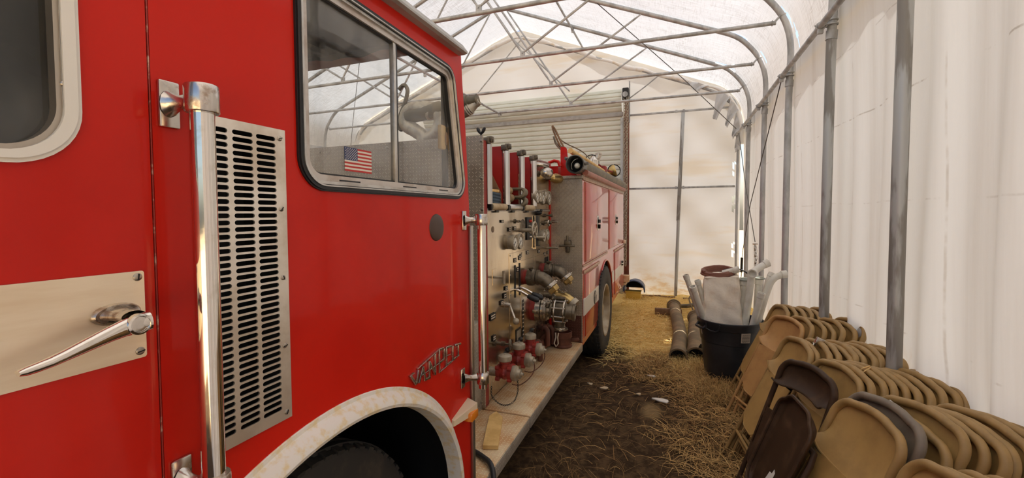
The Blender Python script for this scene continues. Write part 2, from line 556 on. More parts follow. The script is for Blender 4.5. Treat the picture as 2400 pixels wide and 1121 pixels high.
dm_xz = diamond('tread_plate_crosswise', (0, 2), (.44, .375, .29), (.30, .235, .17))
dm_yz = diamond('tread_plate_lengthwise', (1, 2), (.50, .46, .39), (.32, .27, .21))
dm_xy = diamond('dusty_step_tread', (0, 1), (.74, .58, .37), (.62, .36, .17), .022, .2, .55, (.36, .60), .6)
dm_red = diamond('red_tread_plate', (0, 2), (.12, .045, .03), (.07, .03, .02))


def glass(name, tint=(1, 1, 1), haze=.03, base_refl=.06):
    m = bpy.data.materials.new(name); m.use_nodes = True
    nt = m.node_tree; nt.nodes.remove(nt.nodes['Principled BSDF']); out = nt.nodes['Material Output']
    tr = nd(nt, 'ShaderNodeBsdfTransparent'); tr.inputs[0].default_value = (*tint, 1)
    gl = nd(nt, 'ShaderNodeBsdfGlossy'); gl.inputs['Roughness'].default_value = .01
    fr = nd(nt, 'ShaderNodeFresnel'); gm = nd(nt, 'ShaderNodeNewGeometry')
    nt.links.new(mth(nt, 'SUBTRACT', 1.5, mth(nt, 'MULTIPLY', gm.outputs['Backfacing'], 1.5 - 1 / 1.5)), fr.inputs[0])
    m1 = nd(nt, 'ShaderNodeMixShader'); nt.links.new(mth(nt, 'ADD', fr.outputs[0], base_refl - .04, None, True), m1.inputs[0])
    nt.links.new(tr.outputs[0], m1.inputs[1]); nt.links.new(gl.outputs[0], m1.inputs[2])
    df = nd(nt, 'ShaderNodeBsdfDiffuse'); df.inputs[0].default_value = (.7, .68, .64, 1)
    m2 = nd(nt, 'ShaderNodeMixShader')
    dust = mth(nt, 'MULTIPLY', remap(nt, noise_(nt, 4, 6, .7), .35, .75), haze * 2)
    nt.links.new(dust, m2.inputs[0]); nt.links.new(m1.outputs[0], m2.inputs[1]); nt.links.new(df.outputs[0], m2.inputs[2])
    nt.links.new(m2.outputs[0], out.inputs[0])
    return m


mat_glass = glass('dusty_window_glass', (.97, .98, .97), .075)
mat_glass_dark = glass('grey_door_glass', (.55, .58, .55), .05)

# ------------------------------------------------------------------ the tent: ground, cloth, steel
XR = -3.43                                      # ridge line
mir = lambda x: 2 * XR - x
FR_Y = [-2.6, -1.2, .25, 1.62, 2.99, 4.22, 5.61, 7.03, 8.47]
YB = 9.65
YF = -1.75                                       # the tent is open at this end, behind the camera
HALF = [(1.14, -.02), (1.14, 1.0), (1.145, 2.0), (1.155, 3.0), (1.165, 3.35), (1.165, 3.52), (1.145, 3.68), (1.08, 3.87), (.94, 4.07), (.77, 4.22), (.46, 4.36), (-.30, 4.675), (-1.17, 5.035), (-2.3, 5.50), (-3.28, 5.90)]


def smooth_path(P, sub=4):
    out = []
    for i in range(len(P) - 1):
        p0 = P[max(i - 1, 0)]; p1 = P[i]; p2 = P[i + 1]; p3 = P[min(i + 2, len(P) - 1)]
        for k in range(sub):
            t = k / sub
            out.append(tuple(.5 * (2 * b + (c - a) * t + (2 * a - 5 * b + 4 * c - d) * t * t + (-a + 3 * b - 3 * c + d) * t ** 3) for a, b, c, d in zip(p0, p1, p2, p3)))
    out.append(P[-1])
    return out


def gnoise(x, y):
    return (.012 * math.sin(3.1 * x + 1.3 * y) + .010 * math.sin(7.3 * y - 4.1 * x + 1.0) + .006 * math.sin(17 * x + 11 * y) + .004 * math.sin(31 * x - 23 * y)) * .8 - .085 * math.exp(-((x + 1.05) / .42) ** 2 - ((y - 5.35) / 1.0) ** 2)


# ground inside the tent
m, nt, p = newmat('soil_and_thatch')
tc = nd(nt, 'ShaderNodeTexCoord'); sx = nd(nt, 'ShaderNodeSeparateXYZ'); nt.links.new(tc.outputs['Object'], sx.inputs[0])
yy = mth(nt, 'ADD', sx.outputs[1], mth(nt, 'MULTIPLY', mth(nt, 'SUBTRACT', noise_(nt, 1.6, 5, .65), .5), 2.6))
yy = mth(nt, 'SUBTRACT', yy, mth(nt, 'MULTIPLY', mth(nt, 'MAXIMUM', mth(nt, 'SUBTRACT', -.42, sx.outputs[0]), 0.0), 2.2))
far = remap(nt, yy, 4.7, 5.9)
soil = mixc(nt, remap(nt, noise_(nt, 12, 6, .7), .40, .66), (.045, .026, .013), (.12, .072, .034))
soil = mixc(nt, mth(nt, 'MULTIPLY', remap(nt, noise_(nt, 46, 5, .75), .52, .72), .6), soil, (.16, .095, .042))
grass = mixc(nt, remap(nt, noise_(nt, 16, 6, .7), .36, .66), (.80, .55, .18), (.94, .72, .29))
# a worn pale patch of bare earth
px_ = mth(nt, 'SUBTRACT', sx.outputs[0], -.19); py_ = mth(nt, 'SUBTRACT', sx.outputs[1], 3.95)
dd = mth(nt, 'SQRT', mth(nt, 'ADD', mth(nt, 'MULTIPLY', px_, px_), mth(nt, 'MULTIPLY', mth(nt, 'MULTIPLY', py_, py_), .35)))
dd = mth(nt, 'ADD', dd, mth(nt, 'MULTIPLY', mth(nt, 'SUBTRACT', noise_(nt, 9, 5, .7), .5), .10))
soil = mixc(nt, mth(nt, 'MULTIPLY', remap(nt, dd, .13, .03), .75), soil, (.36, .25, .12))
nt.links.new(mixc(nt, far, soil, grass), p.inputs['Base Color'])
p.inputs['Roughness'].default_value = .95; p.inputs['Specular IOR Level'].default_value = .15
bump(nt, p, noise_(nt, 40, 6, .75), .6, .012)
mat_ground = m

g = MB()
gx = np.concatenate([np.arange(-8.3, -1.2, .5), np.arange(-1.2, 1.45, .05)])
gy = np.concatenate([np.arange(-4.0, .6, .4), np.arange(.6, 9.9, .06)])
W_ = len(gy)
vs = [(x, y, gnoise(x, y)) for x in gx for y in gy]
fs = [(i * W_ + j, (i + 1) * W_ + j, (i + 1) * W_ + j + 1, i * W_ + j + 1) for i in range(len(gx) - 1) for j in range(W_ - 1)]
g.add(vs, fs)
o = g.build('floor', mat_ground, fix=False); tag(o, 'dark soil floor littered with dry straw turning to tan grass further back', None, kind='structure')
mat_field = M('dry_field', (.66, .48, .27), .95, 0, (.52, .37, .19), .8)
g = MB(); g.box(-45, 45, -40, 50, -.5, -.14)
o = g.build('terrain', mat_field); tag(o, 'dry field outside the tent', kind='structure')


def cloth_x(y, z):
    t = max(0, min(1, 1 - z / 3.3))
    wob = .016 * math.sin(5.2 * y + .6) + .011 * math.sin(11.7 * y + 2.0 + .4 * z) + .006 * math.sin(23 * y + 1.1 * z)
    near = .5 + .5 * math.exp(-((y - 1.6) / 1.6) ** 2)
    return 1.222 + .05 * t + wob * (.35 + 1.2 * t) * near * 2.2 + .010 * math.sin(2.1 * z + .8 * y)


g = MB(); g.grid(lambda u, v: (cloth_x((YF + (9.68 - YF) * u), 3.42 * v), (YF + (9.68 - YF) * u), 3.42 * v - .03), 420, 24)
o = g.build('wall_right', mat_side, fix=False); tag(o, 'white cloth side wall of the tent with soft vertical folds', kind='structure')
g = MB(); g.grid(lambda u, v: (mir(cloth_x((YF + (9.68 - YF) * u), 3.42 * v)), (YF + (9.68 - YF) * u), 3.42 * v - .03), 150, 10)
o = g.build('wall_left', mat_side, fix=False); tag(o, 'white cloth wall on the far side of the truck', kind='structure')

CP = [(1.275, 3.22), (1.262, 3.40), (1.235, 3.56), (1.20, 3.72), (1.13, 3.915), (.98, 4.12), (.79, 4.265), (.47, 4.405), (-.29, 4.725), (-1.16, 5.085), (-2.3, 5.55), (-3.43, 6.01)]
CPs = smooth_path(CP, 4)
CPs = CPs + [(mir(x), z) for x, z in reversed(CPs[:-1])]


def roof_pt(u, v):
    y = YF + (9.75 - YF) * u
    f = v * (len(CPs) - 1); i = min(int(f), len(CPs) - 2); t = f - i
    x = CPs[i][0] * (1 - t) + CPs[i + 1][0] * t; z = CPs[i][1] * (1 - t) + CPs[i + 1][1] * t
    ph = (y - .25) / 1.40
    sag = .022 * math.sin(math.pi * (ph % 1.0)) + .006 * math.sin(5 * y + 3 * x) + .004 * math.sin(13 * y - 5 * x)
    return (x - .25 * sag * (1 if x > XR else -1) * (1 if abs(x - XR) > 4.2 else 0), y, z - sag)


# small tears beside the bend of three arches let the sky show
TEARS = [(5.64, 1.05, 3.86), (5.56, 1.16, 3.62), (7.06, .80, 4.22), (7.00, 1.12, 3.86), (8.44, .80, 4.24)]
g = MB()
NU, NV = 420, 160
vs = [roof_pt(i / NU, j / NV) for i in range(NU + 1) for j in range(NV + 1)]
fs = []
for i in range(NU):
    for j in range(NV):
        q = (i * (NV + 1) + j, (i + 1) * (NV + 1) + j, (i + 1) * (NV + 1) + j + 1, i * (NV + 1) + j + 1)
        c = vs[q[0]]
        hole = False
        for ty, tx, tz in TEARS:
            if abs(c[1] - ty) < .10 and abs(c[0] - tx) < .16 and abs(c[2] - tz) < .13:
                if abs(c[1] - ty) < .036 - .26 * abs(c[2] - tz):
                    hole = True
        if not hole: fs.append(q)
g.add(vs, fs)
o = g.build('ceiling', mat_roof, fix=False); tag(o, 'translucent white woven tent roof over steel arches', kind='structure')

# back wall cloth, cut under the roof line, with a few gaps at its right edge
def roof_z(x):
    xx = x if x > XR else mir(x)
    for (x0, z0), (x1, z1) in zip(CPs, CPs[1:]):
        if x1 <= xx <= x0:
            return z0 + (z1 - z0) * (x0 - xx) / max(1e-6, x0 - x1)
    return 3.4


def back_pt(x, t):
    z = t * (roof_z(x) - .02)
    d = x * .78 + z * .62
    w = .022 * math.sin(4.2 * d + .5 * z) + .012 * math.sin(9.1 * d + 1.2) + .006 * math.sin(6 * x - 9 * z)
    return (x, YB + w * min(1, 4 * max(.05, 1 - abs(t - .5) * 1.6)), max(z - .02, -.02))


xs = np.concatenate([np.arange(-8.05, -1.2, .25), np.arange(-1.2, 1.20, .035)])
NT = 90
vs = [back_pt(float(x), j / NT) for x in xs for j in range(NT + 1)]
gaps = [(2.62, .07), (2.47, .05), (1.93, .09), (1.74, .10), (1.02, .07), (.87, .06)]
fs = []
for i in range(len(xs) - 1):
    for j in range(NT):
        q = (i * (NT + 1) + j, (i + 1) * (NT + 1) + j, (i + 1) * (NT + 1) + j + 1, i * (NT + 1) + j + 1)
        c = vs[q[0]]
        if any(abs(c[2] - gz) < gh and 1.03 + .2 * (gz - c[2]) < c[0] < 1.07 + .15 * (c[2] - gz) for gz, gh in gaps): continue
        fs.append(q)
g = MB(); g.add(vs, fs)
wb = g.build('wall_back', mat_back, fix=False); tag(wb, 'white cloth end wall stained yellow near the ground', kind='structure')
ORG[wb.name] = Vector((0, 0, 0))
# rolled cloth edge along the end gable, ragged toward the eave
path = []; rr = []
hp = [(1.17, 3.05), (1.16, 3.35), (1.13, 3.6), (1.03, 3.86), (.86, 4.05), (.60, 4.19), (.12, 4.37), (-.5, 4.60), (-1.2, 4.86), (-2.0, 5.22), (-2.75, 5.52), (-3.43, 5.72), (-4.2, 5.50), (-5.2, 5.08), (-6.3, 4.64), (-7.2, 4.28), (-7.8, 3.95), (-8.0, 3.5)]
for k, (x, z) in enumerate(smooth_path(hp, 6)):
    path.append((x, 9.52 + .02 * math.sin(7 * x), z + .018 * math.sin(9 * x + 1)))
    rr.append(.040 + .012 * math.sin(6.3 * x + .7) + .007 * math.sin(17 * x))
g = MB(); g.tube(path, rr, 10)
o = g.build('rolled_hem', M('hem_cloth', (.88, .86, .82), .8, 0, (.74, .62, .45), 5, (.52, .75)), wb)
g = MB()
for (x0, z0, x1, z1, x2, z2) in ((.74, 4.08, .98, 3.95, .66, 3.55), (.98, 3.92, 1.12, 3.68, .88, 3.42), (1.08, 3.66, 1.16, 3.3, 1.0, 3.22), (1.12, 3.4, 1.17, 2.9, 1.05, 3.0), (.2, 4.34, .6, 4.2, .3, 4.14)):
    P = [Vector((x0, 9.48, z0)), Vector((x1, 9.46, z1)), Vector((x2, 9.44, z2))]
    g.grid(lambda u, v: tuple((P[0] * (1 - u) + P[1] * u) * (1 - v) + (P[2] + .3 * v * (P[0] * (1 - u) + P[1] * u - P[0])) * v + Vector((0, .03 * math.sin(9 * u + 5 * v), 0))), 8, 8, thick=(0, .004, 0))
g.build('torn_flap', mat_back, wb, fix=False)

# steel arches, each with its posts, rafters and truss
ORD = ['']*5
NAMES = {2.99: ('galvanized arch frame whose thick streaked post rises behind the nearest chairs', None),
         4.22: ('galvanized arch frame with the second post from the camera, chord leaving at the top edge', None),
         5.61: ('galvanized arch frame whose truss chord ends beside the blue tear in the roof', None),
         7.03: ('galvanized arch frame standing just behind the black bin, second from the end wall', None),
         8.47: ('galvanized arch frame closest to the end wall and roll-up door', None)}


def arch_frame(y, label, kind='thing'):
    t = empty('arch_frame', (XR, y, 0), label, 'frame', 'steel arch frames')
    near = y < 4.5
    n = 14 if y > 0 else 8
    for sgn in (0, 1):
        fx = (lambda x: mir(x)) if sgn else (lambda x: x)
        P = smooth_path([(fx(x), z) for x, z in HALF], 3)
        lo = [q for q in P if q[1] < 3.05] + [(fx(1.157), 3.14)]; hi = [(fx(1.157), 3.06)] + [q for q in P if q[1] > 3.15]
        g = MB(); g.tube([(x, y, z) for x, z in lo], .036 if near else .034, n); g.build('post', mat_galv2 if near else mat_galv, t)
        g = MB(); g.tube([(x, y, z) for x, z in hi] , .033, n)
        g.torus((fx(1.08), y, 3.87), (fx(.6) - fx(1.0), 0, 1), .036, .006, 16, 6)
        g.build('rafter', mat_galv, t)
        g = MB(); g.cyl((fx(1.155), y, 3.09), (fx(1.16), y, 3.16), .041, n=n); g.build('sleeve', mat_galv, t)
        # webs: ridge - lower node - rafter
        nx, nz = fx(-1.93), 3.83
        for (ex, ez) in ((fx(-3.25), 5.86), (fx(-.50), 4.74)):
            a = Vector((nx, y - .01, nz + .03)); b = Vector((ex, y - .01, ez)); d = (b - a).normalized()
            g = MB()
            g.tube([a, a + d * .05, a + d * .14, b - d * .14, b - d * .05, b], [.010, .012, .0165, .0165, .012, .010], 8)
            g.build('web_brace', mat_galv, t)
        g = MB(); g.box(nx - .03, nx + .03, y - .018, y + .018, nz - .035, nz + .06, bev=.006); g.cyl((nx, y - .03, nz + .03), (nx, y + .03, nz + .03), .010, n=8); g.build('gusset', mat_galv, t)
        g = MB(); g.bar((fx(1.0), y, 3.80), (fx(1.07), y, 3.88), .04, .02, bev=.004); g.torus((fx(.985), y, 3.80), (1, 0, 0), .026, .006, 12, 6); g.build('clamp', mat_galv, t)
    g = MB()
    g.tube([(1.02, y, 3.80), (-1.5, y, 3.806), (XR, y, 3.812), (mir(-1.5), y, 3.806), (mir(1.02), y, 3.80)], .0235, 10)
    g.cyl((-.9, y, 3.803), (-.82, y, 3.803), .026, n=10); g.cyl((-3.2, y, 3.811), (-3.1, y, 3.811), .026, n=10)
    g.build('bottom_chord', mat_galv, t)
    return t


for y in FR_Y[4:]:
    arch_frame(y, NAMES[y][0])

# end arch against the back wall
t = empty('end_arch', (XR, 9.54, 0), 'galvanized end arch hidden under the rolled hem of the end wall', 'frame')
for sgn in (0, 1):
    fx = (lambda x: mir(x)) if sgn else (lambda x: x)
    g = MB(); g.tube([(fx(x) - (.03 if x > XR else -.03) * (0 if sgn else 1) + (.03 if sgn else 0), 9.53, z - (.16 if z > 4 else 0)) for x, z in smooth_path(HALF, 3)], .026, 10); g.build('tube', mat_galv, t)
nx = -2.0
for a, b in (((-3.3, 5.7), (-4.9, 4.1)), ((-3.5, 5.7), (-2.2, 4.4))):
    g = MB(); g.cyl((a[0], 9.55, a[1]), (b[0], 9.55, b[1]), .014, n=8); g.build('web_brace', mat_galv, t)

t = empty('gable_frame', (.05, 9.56, 0), 'grey steel cross frame standing against the stained end wall', 'frame')
g = MB(); g.bar((.128, 9.55, 3.74), (.045, 9.55, 1.55), .07, .03, up=(0, 1, 0), bev=.004); g.bar((.085, 9.525, 2.62), (.062, 9.525, 2.06), .055, .02, up=(0, 1, 0))
for k in range(6): g.cyl((.081 - .0043 * k, 9.51, 2.56 - .09 * k), (.081 - .0043 * k, 9.53, 2.56 - .09 * k), .010, n=8)
g.build('upright', mat_galv2, t)
g = MB(); g.cyl((.05, 9.55, 1.56), (.003, 9.55, -.02), .032, n=12); g.build('lower_tube', mat_galv2, t)
for z in (3.765, 2.225):
    g = MB(); g.box(-.93, 1.08, 9.545, 9.575, z - .02, z + .02, bev=.006)
    for q in (.0, .14): g.box(q - .02, q + .02, 9.53, 9.55, z - .03, z + .03)
    g.build('rail', mat_galv, t)
g = MB(); g.tube([(-.93, 9.5, 4.10), (-.60, 9.5, 4.32), (-.28, 9.5, 4.56)], .013, 8); g.build('corner_stay', mat_galv, t)

# long pipes down the tent
def pipe(name, a, b, r, label, clamps=(), cat='pipe', mat=mat_galv, group='long tent pipes'):
    t = empty(name, a, label, cat, group)
    g = MB(); g.tube([a, tuple((p + q) / 2 for p, q in zip(a, b)), b], r, 12); g.build('tube', mat, t)
    for y in clamps:
        f = (y - a[1]) / (b[1] - a[1]); c = [p + (q - p) * f for p, q in zip(a, b)]
        g = MB(); g.torus(c, (0, 1, 0), r + .006, .007, 12, 6)
        g.box(c[0] - .02, c[0] + .02, y - .015, y + .015, c[2] - .06, c[2] - .02, bev=.004)
        if c[0] > .5:
            g.torus((c[0] + .075, y, c[2]), (0, 0, 1), .042, .007, 14, 6); g.torus((c[0] + .075, y, c[2] + .035), (0, 0, 1), .042, .006, 14, 6); g.cyl((c[0] - .04, y, c[2] + .01), (c[0] + .04, y, c[2] + .01), .006, n=6)
        g.build('clamp', mat_galv, t)
    return t


pipe('purlin_pipe', (1.075, -2.6, 3.21), (1.085, 9.5, 3.205), .024, 'long grey pipe clamped along the inside of the right-hand posts', FR_Y[4:])
pipe('purlin_pipe', (-1.92, -2.6, 5.30), (-1.89, 9.5, 5.27), .019, 'thin pipe running up under the right roof slope', (7.03, 8.47))
pipe('purlin_pipe', (-3.43, -2.6, 3.76), (-3.44, 8.6, 3.795), .019, 'thin pipe tying the truss chords along the middle', (5.61, 7.03, 8.47))
pipe('purlin_pipe', (mir(-1.92), -2.6, 5.30), (mir(-1.89), 9.5, 5.27), .019, 'thin pipe under the left roof slope', (7.03, 8.47))
pipe('purlin_pipe', (mir(1.075), -2.6, 3.21), (mir(1.085), 9.5, 3.205), .024, 'grey pipe along the posts beyond the truck', FR_Y[4:])


def cable(path, r, label):
    g = MB(); g.tube(path, r, 6); o = g.build('bracing_cable', mat_cable, origin=path[-1]); return tag(o, label, 'cable', 'bracing cables')


cable([(-1.17, 7.0, 5.0), (.1, 8.25, 4.05), (1.05, 9.2, 3.28)], .007, 'dark bracing cable slanting from the roof to the far right corner')
cable([(1.09, 5.62, 3.20), (1.09, 7.7, 1.85), (1.09, 8.52, 1.0), (1.09, 8.62, .80)], .006, 'dark cable falling from the clamp of the third post toward the corner')
cable([(1.09, 9.16, 3.20), (1.09, 8.2, 2.12), (1.09, 7.24, 1.28)], .006, 'dark cable crossing down from the corner pipe to the chain')
cable([(mir(-1.17), 7.0, 5.0), (mir(.1), 8.25, 4.05), (mir(1.05), 9.2, 3.28)], .007, 'thin cable slanting across the far roof corner, seen through the cab window')
# chain with hooks at the foot of the two cables
def chain_links(g, a, b, n, R_=.030, r=.008, axis2=True):
    a, b = Vector(a), Vector(b)
    for k in range(n):
        c = a + (b - a) * ((k + .5) / n); d = (b - a).normalized()
        s_ = d.orthogonal().normalized()
        if k % 2: s_ = d.cross(s_)
        L = (b - a).length / n * .72; w = L * .5
        path = [c + d * (L * math.cos(2 * math.pi * i / 10)) + s_ * (w * math.sin(2 * math.pi * i / 10)) for i in range(10)]
        g.tube(path, r, 5, closed=True)


t = empty('tie_chain', (1.09, 7.2, .6), 'shiny tie-down chain with hooks hanging in front of a post', 'chain')
g = MB(); chain_links(g, (1.09, 7.22, 1.22), (1.07, 6.95, .70), 11, r=.010); g.build('links', mat_silver, t, fix=False)
g = MB(); g.torus((1.09, 7.23, 1.25), (0, 0, 1), .03, .009, 14, 6); g.build('hook', mat_silver, t)
t = empty('turnbuckle', (1.09, 8.6, .7), 'small turnbuckle and rope tail at the foot of a bracing cable', 'turnbuckle')
g = MB(); g.cyl((1.09, 8.57, .92), (1.09, 8.61, .66), .022, n=8); g.build('barrel', mat_black_metal, t)
g = MB(); g.tube([(1.09, 8.61, .66), (1.08, 8.60, .45), (1.10, 8.63, .28)], .008, 5); g.build('rope_tail', mat_hose, t)

# ------------------------------------------------------------------ roll-up door
dr = empty('door_1', (-3.4, 9.58, 0)); tag(dr, 'pale green roll-up door of narrow steel slats', kind='structure')
g = MB(); g.grid(lambda u, v: (-5.83 + 4.76 * u, 9.565 - .030 * (1 - abs(2 * v - 1) ** 5), .004 + .100 * v), 1, 12, thick=(0, .006, 0))
sm = g.mesh('door_slat', mat_slat, Vector((0, 0, 0)), True, False)
for k in range(36):
    o = bpy.data.objects.new('slat', sm); COL.objects.link(o); o.parent = dr
    o.location = Vector((0, 0, .105 * k)) - Vector((-3.4, 9.58, 0))
for k in range(5):
    g = MB(); g.grid(lambda u, v: (-5.83 + 4.76 * u, 9.50 - .10 * math.sin(math.pi * (k + v) / 5) - .022 * (1 - abs(2 * v - 1) ** 5), 3.845 + .095 * (k + .03 + .94 * v)), 1, 12, thick=(0, .008, 0)); g.build('rolled_slat', mat_slat, dr, fix=False)
g = MB(); g.box(-5.85, -1.05, 9.50, 9.56, 3.755, 3.845, bev=.006); g.build('hood_shade_band', mat_gutter, dr)  # grey band put in for the shade below the rolled slats
g = MB(); g.box(-1.10, -1.03, 9.49, 9.56, -.02, 3.72, bev=.005); g.build('side_guide', mat_guide, dr)
g = MB(); g.box(-5.90, -5.83, 9.49, 9.56, -.02, 3.72, bev=.005); g.build('side_guide', mat_guide, dr)
t = empty('door_jamb', (-.95, 9.5, 0)); tag(t, 'rust red steel jamb at the right of the roll-up door', kind='structure')
g = MB(); g.box(-1.0, -.92, 9.44, 9.53, -.02, 4.15, bev=.006); g.box(-1.02, -1.0, 9.44, 9.45, -.02, 3.8); g.build('channel', mat_rusty, t)
g = MB(); g.box(-.925, -.90, 9.44, 9.48, 3.6, 4.45)
for k in range(14): g.cyl((-.91, 9.43, 3.65 + .056 * k), (-.91, 9.44, 3.65 + .056 * k), .008, n=6)
g.build('perforated_strap', mat_galv, t)
t = empty('chain_hoist', (-.98, 9.4, 4.1), 'chain hoist box with long loop of chain in front of the rust red jamb', 'hoist')
g = MB(); g.box(-1.05, -.92, 9.34, 9.45, 4.04, 4.30, bev=.02); g.cyl((-.985, 9.33, 4.15), (-.985, 9.30, 4.15), .07, n=18); g.build('housing', mat_black_metal, t)
g = MB(); g.cyl((-.985, 9.30, 4.15), (-.985, 9.285, 4.15), .055, n=18); g.build('sprocket', mat_galv, t)
g = MB(); chain_links(g, (-.94, 9.33, 4.1), (-.975, 9.33, .62), 60, r=.0085); chain_links(g, (-1.00, 9.34, 4.1), (-1.02, 9.34, .66), 60, r=.0075)
g.build('hand_chain', mat_capgrey, t, fix=False)

# ------------------------------------------------------------------ the fire engine
D = -.86
TR = empty('fire_engine', (-2.1, 3.2, 0), 'red fire engine with open-backed crew cab, steel pump panel and rear body', 'fire truck')


def part(mb, name, mat, parent=None, label=None, smooth=True, fix=True):
    return mb.build(name, mat, parent or TR, smooth, label, None, fix)


def screw(g, y, z, x, r=.0075, a=.5, mi=0):
    g.lathe((x - .001, y, z), (1, 0, 0), [(0, r), (.002, r), (.0038, r * .75), (.0045, r * .4)], 14, mi)
    c, s_ = math.cos(a), math.sin(a)
    g.bar((x + .0036, y - r * .8 * c, z - r * .8 * s_), (x + .0036, y + r * .8 * c, z + r * .8 * s_), .0016, .002, mi + 1, up=(1, 0, 0))


# front wheel arch outline (y, z)
AC, AZ, AA, AB = .915, .55, .73, .64


def arch_pt(a, k=1.0, dz=0.0):
    return (AC + AA * k * math.cos(R(a)), AZ + AB * k * math.sin(R(a)) + dz)


win4 = [(.815, 1.782), (1.722, 1.782), (1.617, 2.318), (.815, 2.337)]      # side window corners, counter-clockwise in (y, z)
winR = [.085, .075, .075, .07]


def wring(d):
    return rounded(inset(win4, d), [max(.02, r - d) for r in winR], 10)


# side panel of the crew cab
arch_edge = [arch_pt(a) for a in np.linspace(-4, 124.4, 40)]
outer = [(.503, 2.42), (.503, arch_pt(124.4)[1])] + list(reversed(arch_edge))
outer += [(1.66, .44), (1.778, .44), (1.777, 1.14), (1.757, 1.72), (1.728, 2.09), (1.704, 2.27), (1.690, 2.42)]
g = MB()
g.plate(outer, [wring(.008), [(.583, 1.258), (.765, 1.258), (.765, 1.906), (.583, 1.906)]], 'X', D, D - .012)
part(g, 'cab_side_panel', mat_red, smooth=False)
# seam lip beside the door gap
g = MB(); g.box(D - .02, D + .0008, .4995, .5015, 1.08, 2.42); part(g, 'door_seam', M('chipped_seam', (.34, .03, .02), .5, 0, (.66, .40, .30), 24, (.55, .66)), smooth=False)

# front door with its own window
dwin = rounded([(-.52, 1.795), (.403, 1.795), (.403, 2.36), (-.52, 2.36)], .085, 10)
dwin_in = rounded([(-.50, 1.8125), (.381, 1.8125), (.381, 2.34), (-.50, 2.34)], .07, 10)
dwin_g = rounded([(-.494, 1.820), (.374, 1.820), (.374, 2.334), (-.494, 2.334)], .064, 10)
arch_l = [arch_pt(a) for a in np.linspace(124.9, 176, 16)]
outer = [(.4975, 2.42), (-.62, 2.42), (-.62, .50)] + list(reversed(arch_l))
outer = [(-.62, 2.42), (-.62, .50), (arch_l[-1][0], .50)] + list(reversed(arch_l)) + [(.4975, arch_l[0][1]), (.4975, 2.42)]
g = MB(); g.plate(outer, [dwin_in], 'X', D + .001, D - .02)
door = part(g, 'cab_door', mat_red, smooth=False)
g = MB(); g.plate(dwin, [dwin_in], 'X', D + .001, D + .008); g.plate(rounded([(-.513, 1.801), (.397, 1.801), (.397, 2.354), (-.513, 2.354)], .08, 10), [dwin_in], 'X', D + .007, D + .012)
part(g, 'window_surround', mat_ring, door, 'cream window surround', smooth=True)
g = MB(); g.plate(dwin_in, [dwin_g], 'X', D + .006, D - .012); part(g, 'window_seal', mat_trim, door)
g = MB(); g.plate(dwin_g, [], 'X', D - .012, D - .016); part(g, 'window_glass', mat_glass_dark, door, smooth=False)
g = MB(); screw(g, .384, 1.918, D + .006, .0055, 1.2); part(g, 'screw', [mat_trim, mat_dark], door)
# pull handle plate and handle
g = MB(); g.plate(rounded([(.02, 1.480), (.480, 1.478), (.480, 1.627), (.02, 1.629)], .004, 3), [], 'X', D, D + .0035)
hp_ = part(g, 'handle_plate', mat_brushed, door, 'pale brushed metal plate', smooth=False)
for (y, z, a) in ((.470, 1.617, 1.45), (.470, 1.490, .15)):
    g = MB(); screw(g, y, z, D + .0035, .0068, a); part(g, 'screw', [mat_trim, mat_dark], door)
g = MB()
# oval escutcheon and spindle housing
for i, (k, h) in enumerate(((1, 0), (.93, .008), (.74, .010), (.70, .006))):
    pass
esc = lambda k, h: [(D + .0035 + h, .437 + .034 * k * math.cos(2 * math.pi * j / 28), 1.561 + .0175 * k * math.sin(2 * math.pi * j / 28) * 1.0) for j in range(28)]
rings = [esc(1, 0), esc(1, .005), esc(.9, .009), esc(.72, .007), esc(.6, .012), esc(.52, .03), esc(.50, .048)]
vs = [p for r_ in rings for p in r_]
fs = [(i * 28 + j, i * 28 + (j + 1) % 28, (i + 1) * 28 + (j + 1) % 28, (i + 1) * 28 + j) for i in range(len(rings) - 1) for j in range(28)]
g.add(vs, fs); part(g, 'handle_escutcheon', mat_worn, door)
g = MB()
HX = D + .055
# lever: pivot boss at the right, sweeping down to a slim tip on the left
cl = [(.455, 1.550, .016), (.436, 1.5485, .0175), (.420, 1.5455, .0145), (.402, 1.541, .0128), (.384, 1.5355, .0115), (.366, 1.530, .0102), (.350, 1.525, .0090), (.334, 1.5205, .0080), (.320, 1.5175, .0074), (.309, 1.516, .0066), (.302, 1.5155, .0042)]
secs = []
ns_ = 16
for k, (y, z, w) in enumerate(cl):
    y2, z2 = cl[min(k + 1, len(cl) - 1)][:2]; y1, z1 = cl[max(k - 1, 0)][:2]
    t_ = Vector((0, y2 - y1, z2 - z1)).normalized(); n_ = Vector((0, -t_.z, t_.y))
    if n_.z < 0: n_ = -n_
    dep = .009 if k < 8 else .007
    bend = -.010 * max(0, (k - 4) / 6) ** 2 * 0 + (.004 if k == 0 else 0)
    secs.append([Vector((HX + bend, y, z)) + n_ * w * math.cos(2 * math.pi * j / ns_) * .95 + Vector((1, 0, 0)) * dep * math.sin(2 * math.pi * j / ns_) for j in range(ns_)])
vs = [p for q in secs for p in q]
fs = [(i * ns_ + j, i * ns_ + (j + 1) % ns_, (i + 1) * ns_ + (j + 1) % ns_, (i + 1) * ns_ + j) for i in range(len(secs) - 1) for j in range(ns_)]
fs += [tuple(range(ns_)), tuple((len(secs) - 1) * ns_ + j for j in range(ns_))]
g.add(vs, fs)
g.lathe((HX - .012, .4375, 1.5488), (1, 0, 0), [(-.02, .012), (0, .0165), (.016, .0175), (.023, .0165), (.0245, .0135), (.0205, .0125)], 26)
part(g, 'door_handle', mat_chrome, door, 'polished chrome lever')
